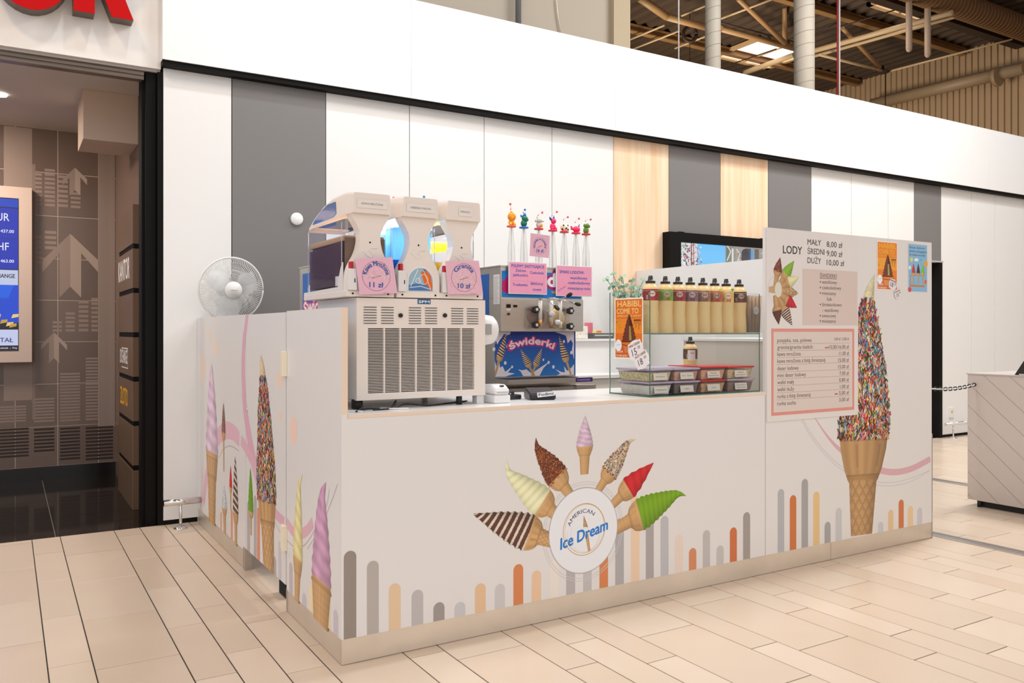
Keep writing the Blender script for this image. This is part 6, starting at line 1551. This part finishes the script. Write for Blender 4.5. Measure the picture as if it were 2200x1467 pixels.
for (xa_, ya_2, w_, h_, c_, nm, l_, y_) in ((1249, 727, .13, .10, (.78, .74, .66), 'storage_tub', 'clear tub of speckled contents on the raised back shelf', 2.45), (1297, 727, .21, .045, (.10, .10, .10), 'card_box', 'dark box with an orange printed top on the raised back shelf', 2.46)):
    p = PY(xa_, ya_2, y_); bm = B(); box(bm, p[0] - w_ / 2, p[0] + w_ / 2, y_, y_ + .15, 1.1685, 1.1685 + h_, bev=.005)
    o = tag(obj(nm, bm, mat(nm + '_m', c_, .5, noise=.2 if nm == 'storage_tub' else 0, scale=60), None), l_, 'box')
    if nm == 'card_box':
        b2 = B(); prism(b2, [(p[0] - w_ / 2, 1.214), (p[0] + .0, 1.214), (p[0] - .02, 1.237), (p[0] - w_ / 2 + .02, 1.242)], 'Y', y_ + .01, y_ + .02); q_ = obj('box_flap', b2, mat('flap_yellow', S(232, 216, 150), .5), o)
        P = Print((0, y_ + .0095, 0), (1, 0, 0), (0, 0, 1), (0, -1, 0), .0005); P.rect(p[0] - .065, p[0] - .015, 1.219, 1.232, S(230, 120, 50), 1); P.build('flap_print', q_)
        quick('strip', mat('grey_strip', (.5, .5, .5), .4), o, (p[0] - .09, p[0] + .09, y_ - .001, y_ + .002, 1.19, 1.20))
p = PY(1321, 745, 2.30); bm = B(); box(bm, p[0] - .02, p[0] + .03, 2.63, 2.68, 1.1685, 1.30, bev=.004); tag(obj('pink_pack', bm, mat('pink_pack', S(226, 120, 140), .5), None), 'small upright pink packet on the raised back shelf', 'packet')
# tap and sink
p = PY(1461, 785, 2.30); t = thing('sink_tap', 'chrome gooseneck tap on the back worktop', 'tap', (p[0], 2.30, .897))
bm = B(); tube(bm, [(p[0], 2.30, .897)] + [(p[0], 2.30, .897 + .06 * i) for i in range(1, 5)] + [(p[0] - .05 + .05 * math.cos(a), 2.30 - .01, 1.16 + .05 * math.sin(a)) for a in [PI * i / 8 for i in range(9)]] + [(p[0] - .10, 2.29, 1.12)], .009, 10); obj('spout', bm, M_chrome, t)
bm = B(); lathe(bm, [(.024, 0), (.022, .02), (.012, .05)], (p[0], 2.30, .897), 16); cyl(bm, (p[0] - .10, 2.28, .9), (p[0] - .10, 2.28, 1.0), .010, n=10); obj('tap_base', bm, M_chrome, t)
# partition cabinet behind the menu panel
CB = thing('side_cabinet', 'tall plain cabinet behind the menu panel, seen through the glass case', 'cabinet', (2.9, .5, 0))
quick('carcass', mat('cabinet_white', (.64, .575, .52), .45), CB, (2.60, 3.18, .03, .990, .03, 1.17)); quick('top', M_white, CB, (2.592, 3.19, .022, .998, 1.17, 1.186)); quick('plinth', M_rubber, CB, (2.63, 3.15, .06, .96, 0, .03))
# plant
p = PY(1368, 700, 2.42); t = thing('potted_eucalyptus', 'leafy pale green artificial plant in a white pot beyond the glass case', 'plant', (p[0], 2.52, 1.1685))
bm = B(); lathe(bm, [(.045, 0), (.058, .01), (.065, .11), (.060, .115), (.055, .10)], (p[0], 2.52, 1.1685), 22); obj('pot', bm, mat('pot_white', (.8, .78, .74), .4), t)
bs, bl = B(), B(); random.seed(11)
for k in range(15):
    a = random.uniform(0, 2 * PI); rr = random.uniform(.05, .24); h_ = random.uniform(.24, .46)
    pts = [(p[0] + math.cos(a) * rr * (i / 6) ** 1.4, 2.52 + math.sin(a) * rr * .6 * (i / 6) ** 1.4, 1.26 + h_ * (i / 6)) for i in range(7)]
    tube(bs, pts, .003, 5)
    for i in range(2, 7):
        for s_ in (0, 1, 2):
            b_ = a + s_ * 2.1 + random.uniform(-.5, .5); r_ = random.uniform(.014, .024); c = Vector(pts[i]) + Vector((math.cos(b_) * r_, math.sin(b_) * r_, random.uniform(-.01, .01)))
            n_ = Vector((random.uniform(-1, 1), random.uniform(-1.6, -.2), random.uniform(-.3, 1))).normalized(); u_ = n_.orthogonal().normalized(); v_ = n_.cross(u_)
            bl.faces.new([bl.verts.new(c + u_ * math.cos(th) * r_ + v_ * math.sin(th) * r_ * .75) for th in [2 * PI * q_ / 8 for q_ in range(8)]])
obj('stems', bs, mat('stem_green', S(110, 130, 96), .6), t); f_ = obj('foliage', bl, mat('eucalyptus_leaf', S(150, 182, 158), .5, noise=.35, scale=25), t); f_['kind'] = 'stuff'

# ------------------------------------------------------------------ desk fan
fc = Vector(PY(497, 622, 2.44)); ax = (Vector(CAM) + Vector((1.6, 0, -.4)) - fc).normalized()
q_ = ax.to_track_quat('Z', 'Y').to_matrix().to_4x4(); MF = Matrix.Translation(fc) @ q_
FN = thing('pedestal_fan', 'white pedestal fan behind the flank panel of the kiosk', 'fan', (fc.x, fc.y + .05, 0))
M_fan = mat('fan_white', (.84, .84, .82), .35)
RF = .200
def fo(name, bm, m, parent): bm.transform(MF); return obj(name, bm, m, parent)
bm = B()
def torus(bm, R0, z, r, n=56):
    tube(bm, [(R0 * math.cos(2 * PI * i / n), R0 * math.sin(2 * PI * i / n), z) for i in range(n + 1)], r, 6)
torus(bm, RF, 0, .0055); torus(bm, RF * .62, .033, .0012); torus(bm, RF * .62, -.04, .0012)
gr = fo('guard_ring', bm, M_fan, FN)
bm = B()
for i in range(96):
    a = 2 * PI * i / 96; c_, s_ = math.cos(a), math.sin(a)
    for sg, dep in ((1, .045), (-1, .055)):
        tube(bm, [(c_ * RF, s_ * RF, 0), (c_ * RF * .85, s_ * RF * .85, sg * dep * .62), (c_ * RF * .5, s_ * RF * .5, sg * dep * .95), (c_ * .045, s_ * .045, sg * dep)], .00125, 3)
w_ = fo('guard_wires', bm, M_fan, FN); w_['kind'] = 'stuff'
bm = B(); lathe(bm, [(.052, .036), (.054, .044), (.050, .054), (.0001, .060)], (0, 0, 0), 28); hb = fo('badge_cap', bm, M_fan, FN)
P = Print((0, 0, 0.0605), (1, 0, 0), (0, 1, 0), (0, 0, 1), .0004); P.text('COMFORT', 0, -.004, .007, (.15, .15, .16), 1, width=.045, align='C')
P.v = [MF @ v for v in P.v]; P.build('badge_print', hb)
for k in range(3):
    bm = B(); a0 = 2 * PI * k / 3 + .4; rows_ = []
    for i in range(9):
        rr = .03 + (.168 - .03) * i / 8; sp = .42 + .36 * math.sin(PI * min(1, i / 7)); row_ = []
        for j in range(7):
            th = a0 + (j / 6 - .5) * 2 * sp; row_.append(bm.verts.new((rr * math.cos(th), rr * math.sin(th), (j / 6 - .5) * .045)))
        rows_.append(row_)
    for i in range(8):
        for j in range(6): f = bm.faces.new((rows_[i][j], rows_[i][j + 1], rows_[i + 1][j + 1], rows_[i + 1][j])); f.smooth = True
    fo('blade', bm, glass_mat('fan_blade', (.9, .92, .95), .08, .1, .85, (.82, .84, .85)), FN)
bm = B(); lathe(bm, [(.028, .03), (.028, -.02), (.05, -.05), (.06, -.07), (.06, -.13), (.04, -.165), (.0001, -.17)], (0, 0, 0), 24); mo = fo('motor', bm, M_fan, FN)
pb = MF @ Vector((0, 0, -.10)); bm = B(); cyl(bm, (max(pb.x, .15), pb.y, .05), (pb.x, pb.y, pb.z - .12), .016, n=14); cyl(bm, (pb.x, pb.y, pb.z - .14), (pb.x, pb.y, pb.z - .02), .024, n=14); obj('pole', bm, M_fan, FN)
bm = B(); lathe(bm, [(.115, 0), (.115, .012), (.08, .03), (.03, .05), (.02, .08)], (max(pb.x, .15), pb.y, 0), 32); obj('base', bm, M_fan, FN)

# ------------------------------------------------------------------ framed screen on the wall behind
tx0, tx1, tz0, tz1 = PY(1439, 0, 2.62)[0], PY(1439, 0, 2.62)[0] + 1.62, 1.22, PY(1440, 497, 2.62)[2]
TV = thing('wall_screen', 'large black-framed screen showing blue sky and a stone building on the back wall', 'screen', ((tx0 + tx1) / 2, 2.66, 1.22))
fw = PY(1467, 0, 2.62)[0] - tx0 - .02
quick('frame', M_black, TV, (tx0, tx1, 2.62, 2.714, tz1 - .085, tz1), (tx0, tx1, 2.62, 2.714, tz0, tz0 + .09), (tx0, tx0 + fw, 2.62, 2.714, tz0 + .09, tz1 - .085), (tx1 - fw, tx1, 2.62, 2.714, tz0 + .09, tz1 - .085))
quick('back_plate', M_black, TV, (tx0 + fw, tx1 - fw, 2.66, 2.70, tz0 + .09, tz1 - .085))
for xx in (tx0 + .12, tx1 - .15, tx0 + 1.17): quick('mount_clip', M_black, TV, (xx, xx + .06, 2.63, 2.66, tz1, tz1 + .008))
P = Print((0, 2.659, 0), (1, 0, 0), (0, 0, 1), (0, -1, 0), .0004); u0, u1, v0, v1 = tx0 + fw, tx1 - fw, tz0 + .09, tz1 - .085
P.rect(u0, u1, v0, v1, S(104, 184, 236), 0)
def qt(x, y): p = PY(x, y, 2.659); return (p[0], p[2])
ux = qt(1503, 0)[0]; ub_ = qt(1558, 0)[0]
P.rect(u0, ux - .03, v0, v1, S(196, 205, 205), 1)
random.seed(5)
for k in range(700):
    x_, z_ = u0 + (ux - u0 + .02) * random.random() ** 1.0, random.uniform(v0, v1)
    if x_ > ux - .02 and random.random() < .5: continue
    s_ = random.uniform(.006, .022); c_ = random.choice([S(150, 60, 90), S(214, 180, 186), S(236, 226, 224), S(90, 120, 90), S(70, 90, 60), S(190, 120, 150), S(224, 214, 214), S(200, 215, 225)])
    x_ = min(max(x_, u0 + .012), ux + .02); z_ = min(max(z_, v0 + .012), v1 - .012); P.disc((x_, z_), s_ * .55, s_ * .55, c_, 2 + (k % 5) * .3, 7)
P.line([(u0 + .16, v0), (u0 + .16, v1)], .012, S(110, 50, 50), 4); P.line([(u0 + .19, v0), (u0 + .185, v1)], .010, S(150, 90, 80), 4); P.line([(u0 + .16, v0 + .4), (u0 + .06, v1 - .1)], .008, S(60, 40, 40), 4)
P.rect(ub_, u1, v0, v1, S(150, 142, 134), 2)
for k in range(170):
    x_, z_ = random.uniform(ub_ + .02, u1 - .05), random.uniform(v0, v1 - .04); P.rect(x_, x_ + .035, z_, z_ + .016, random.choice([S(168, 156, 146), S(134, 126, 118), S(184, 172, 160), S(110, 106, 100)]), 3)
for x_, w_, c_ in ((1560, .05, S(96, 112, 104)), (1566, .07, S(116, 126, 120)), (1601, .075, S(70, 72, 76)), (1621, .06, S(96, 90, 86))):
    a = qt(x_, 0)[0]; P.rect(a, a + w_, v0, v1 - .012, c_, 5)
P.rect(qt(1572, 0)[0], qt(1576, 0)[0], v0, v1 - .02, S(214, 206, 196), 6); P.rect(qt(1613, 0)[0], qt(1618, 0)[0], v0, v1 - .02, S(70, 150, 220), 6)
a = qt(1601, 546); P.poly([(a[0] - .05, a[1] - .25)] + [(a[0] - .05 * math.cos(PI * i / 10), a[1] + .05 * math.sin(PI * i / 10)) for i in range(11)] + [(a[0] + .05, a[1] - .25)], S(52, 52, 60), 7)
P.line([qt(1562, 528), qt(1570, 540), qt(1562, 560)], .012, S(220, 214, 205), 6); P.line([qt(1582, 535), qt(1590, 545), qt(1584, 562)], .012, S(206, 198, 188), 6)
P.build('picture', TV, print_mat('lit_picture', .3, 1.0))

# ------------------------------------------------------------------ neighbouring counter at the right
NC = thing('neighbour_counter', 'pale taupe counter with diagonal grooves at the right edge', 'counter', (5.0, -.8, 0))
M_tp = mat('taupe_board', (.60, .53, .49), .45)
bm = B(); box(bm, 4.756, 5.55, -3.2, .424, .045, .925); obj('body', bm, M_tp, NC)
quick('counter_top', mat('taupe_top', (.55, .50, .47), .35), NC, (4.750, 5.56, -3.21, .430, .925, .933))
quick('plinth', M_joint, NC, (4.79, 5.50, -3.1, .36, 0.0, .045))
for y_ in (.36, -.2): 
    pass
bm = B(); cyl(bm, (4.775, .35, 0), (4.775, .35, .045), .015, n=12); obj('foot', bm, M_rubber, NC)
P = Print((4.7555, 0, 0), (0, -1, 0), (0, 0, 1), (-1, 0, 0), .0004)
def clipline(u_, v_, du, dv):
    # line through (u_,v_) clipped to the face
    ts = []
    t0, t1 = -10, 10
    for (p_, d_, lo, hi) in ((u_, du, -.423, 3.19), (v_, dv, .047, .924)):
        a_, b_ = (lo - p_) / d_, (hi - p_) / d_; t0, t1 = max(t0, min(a_, b_)), min(t1, max(a_, b_))
    return [(u_ + du * t0, v_ + dv * t0), (u_ + du * t1, v_ + dv * t1)] if t1 > t0 else None
def qc(x, y): p = PX(x, y, 4.7555); return (-p[1], p[2])
A1, A2 = qc(2081, 824), qc(2200, 937)
du, dv = A2[0] - A1[0], A2[1] - A1[1]
gaps = [qc(2081, y)[1] for y in (824, 871, 920, 967, 1014, 1062)]
stp = (gaps[0] - gaps[-1]) / 5
for k in range(-30, 8):
    l_ = clipline(A1[0], A1[1] - k * stp * .5 if False else A1[1] - k * stp, du, dv)
    if l_: P.line(l_, .003, (.36, .29, .26), 1)
P.build('groove', NC)
# black object on it and chain
p = PX(2193, 795, 4.80); t = thing('card_terminal', 'black device on the neighbouring counter, cut by the right edge', 'device', (4.85, p[1] - .03, .933))
bm = B(); prism(bm, [(p[1] + .03, .9335), (p[1] - .16, .9335), (p[1] - .10, 1.06), (p[1] - .03, 1.03)], 'X', 4.78, 4.90); obj('shell', bm, M_rubber, t)
bm = B(); box(bm, 4.778, 4.785, p[1] - .12, p[1] + .0, .934, .942); obj('vent', bm, M_chrome, t)
CH = thing('chain', 'black and white plastic chain strung between the two counters', 'chain', (4.2, .2, .9))
c0, c1 = Vector((KX + .022, .30, 0)), Vector((4.738, .36, 0)); c0.z = PX(1999, 811, KX)[2]; 
zA = EYE - (811 - HYP) * PR(KX + .02, .30, 0)[2] / FPX; zB = EYE - (826 - HYP) * PR(4.75, .36, 0)[2] / FPX
n_ = 34
for i in range(n_):
    t_ = i / (n_ - 1); c = Vector((c0.x + .016 + (c1.x - c0.x - .03) * t_, c0.y + (c1.y - c0.y) * t_, zA + (zB - zA) * t_ - .05 * 4 * t_ * (1 - t_)))
    bm = B(); pts = []
    for k in range(13):
        th = 2 * PI * k / 12; x_, y_ = .022 * math.cos(th), .011 * math.sin(th); pts.append(c + (Vector((x_, 0, y_)) if i % 2 else Vector((x_, y_, 0))))
    tube(bm, pts, .004, 6); obj('chain_link', bm, M_rubber if (i // 1) % 2 else M_white, CH)
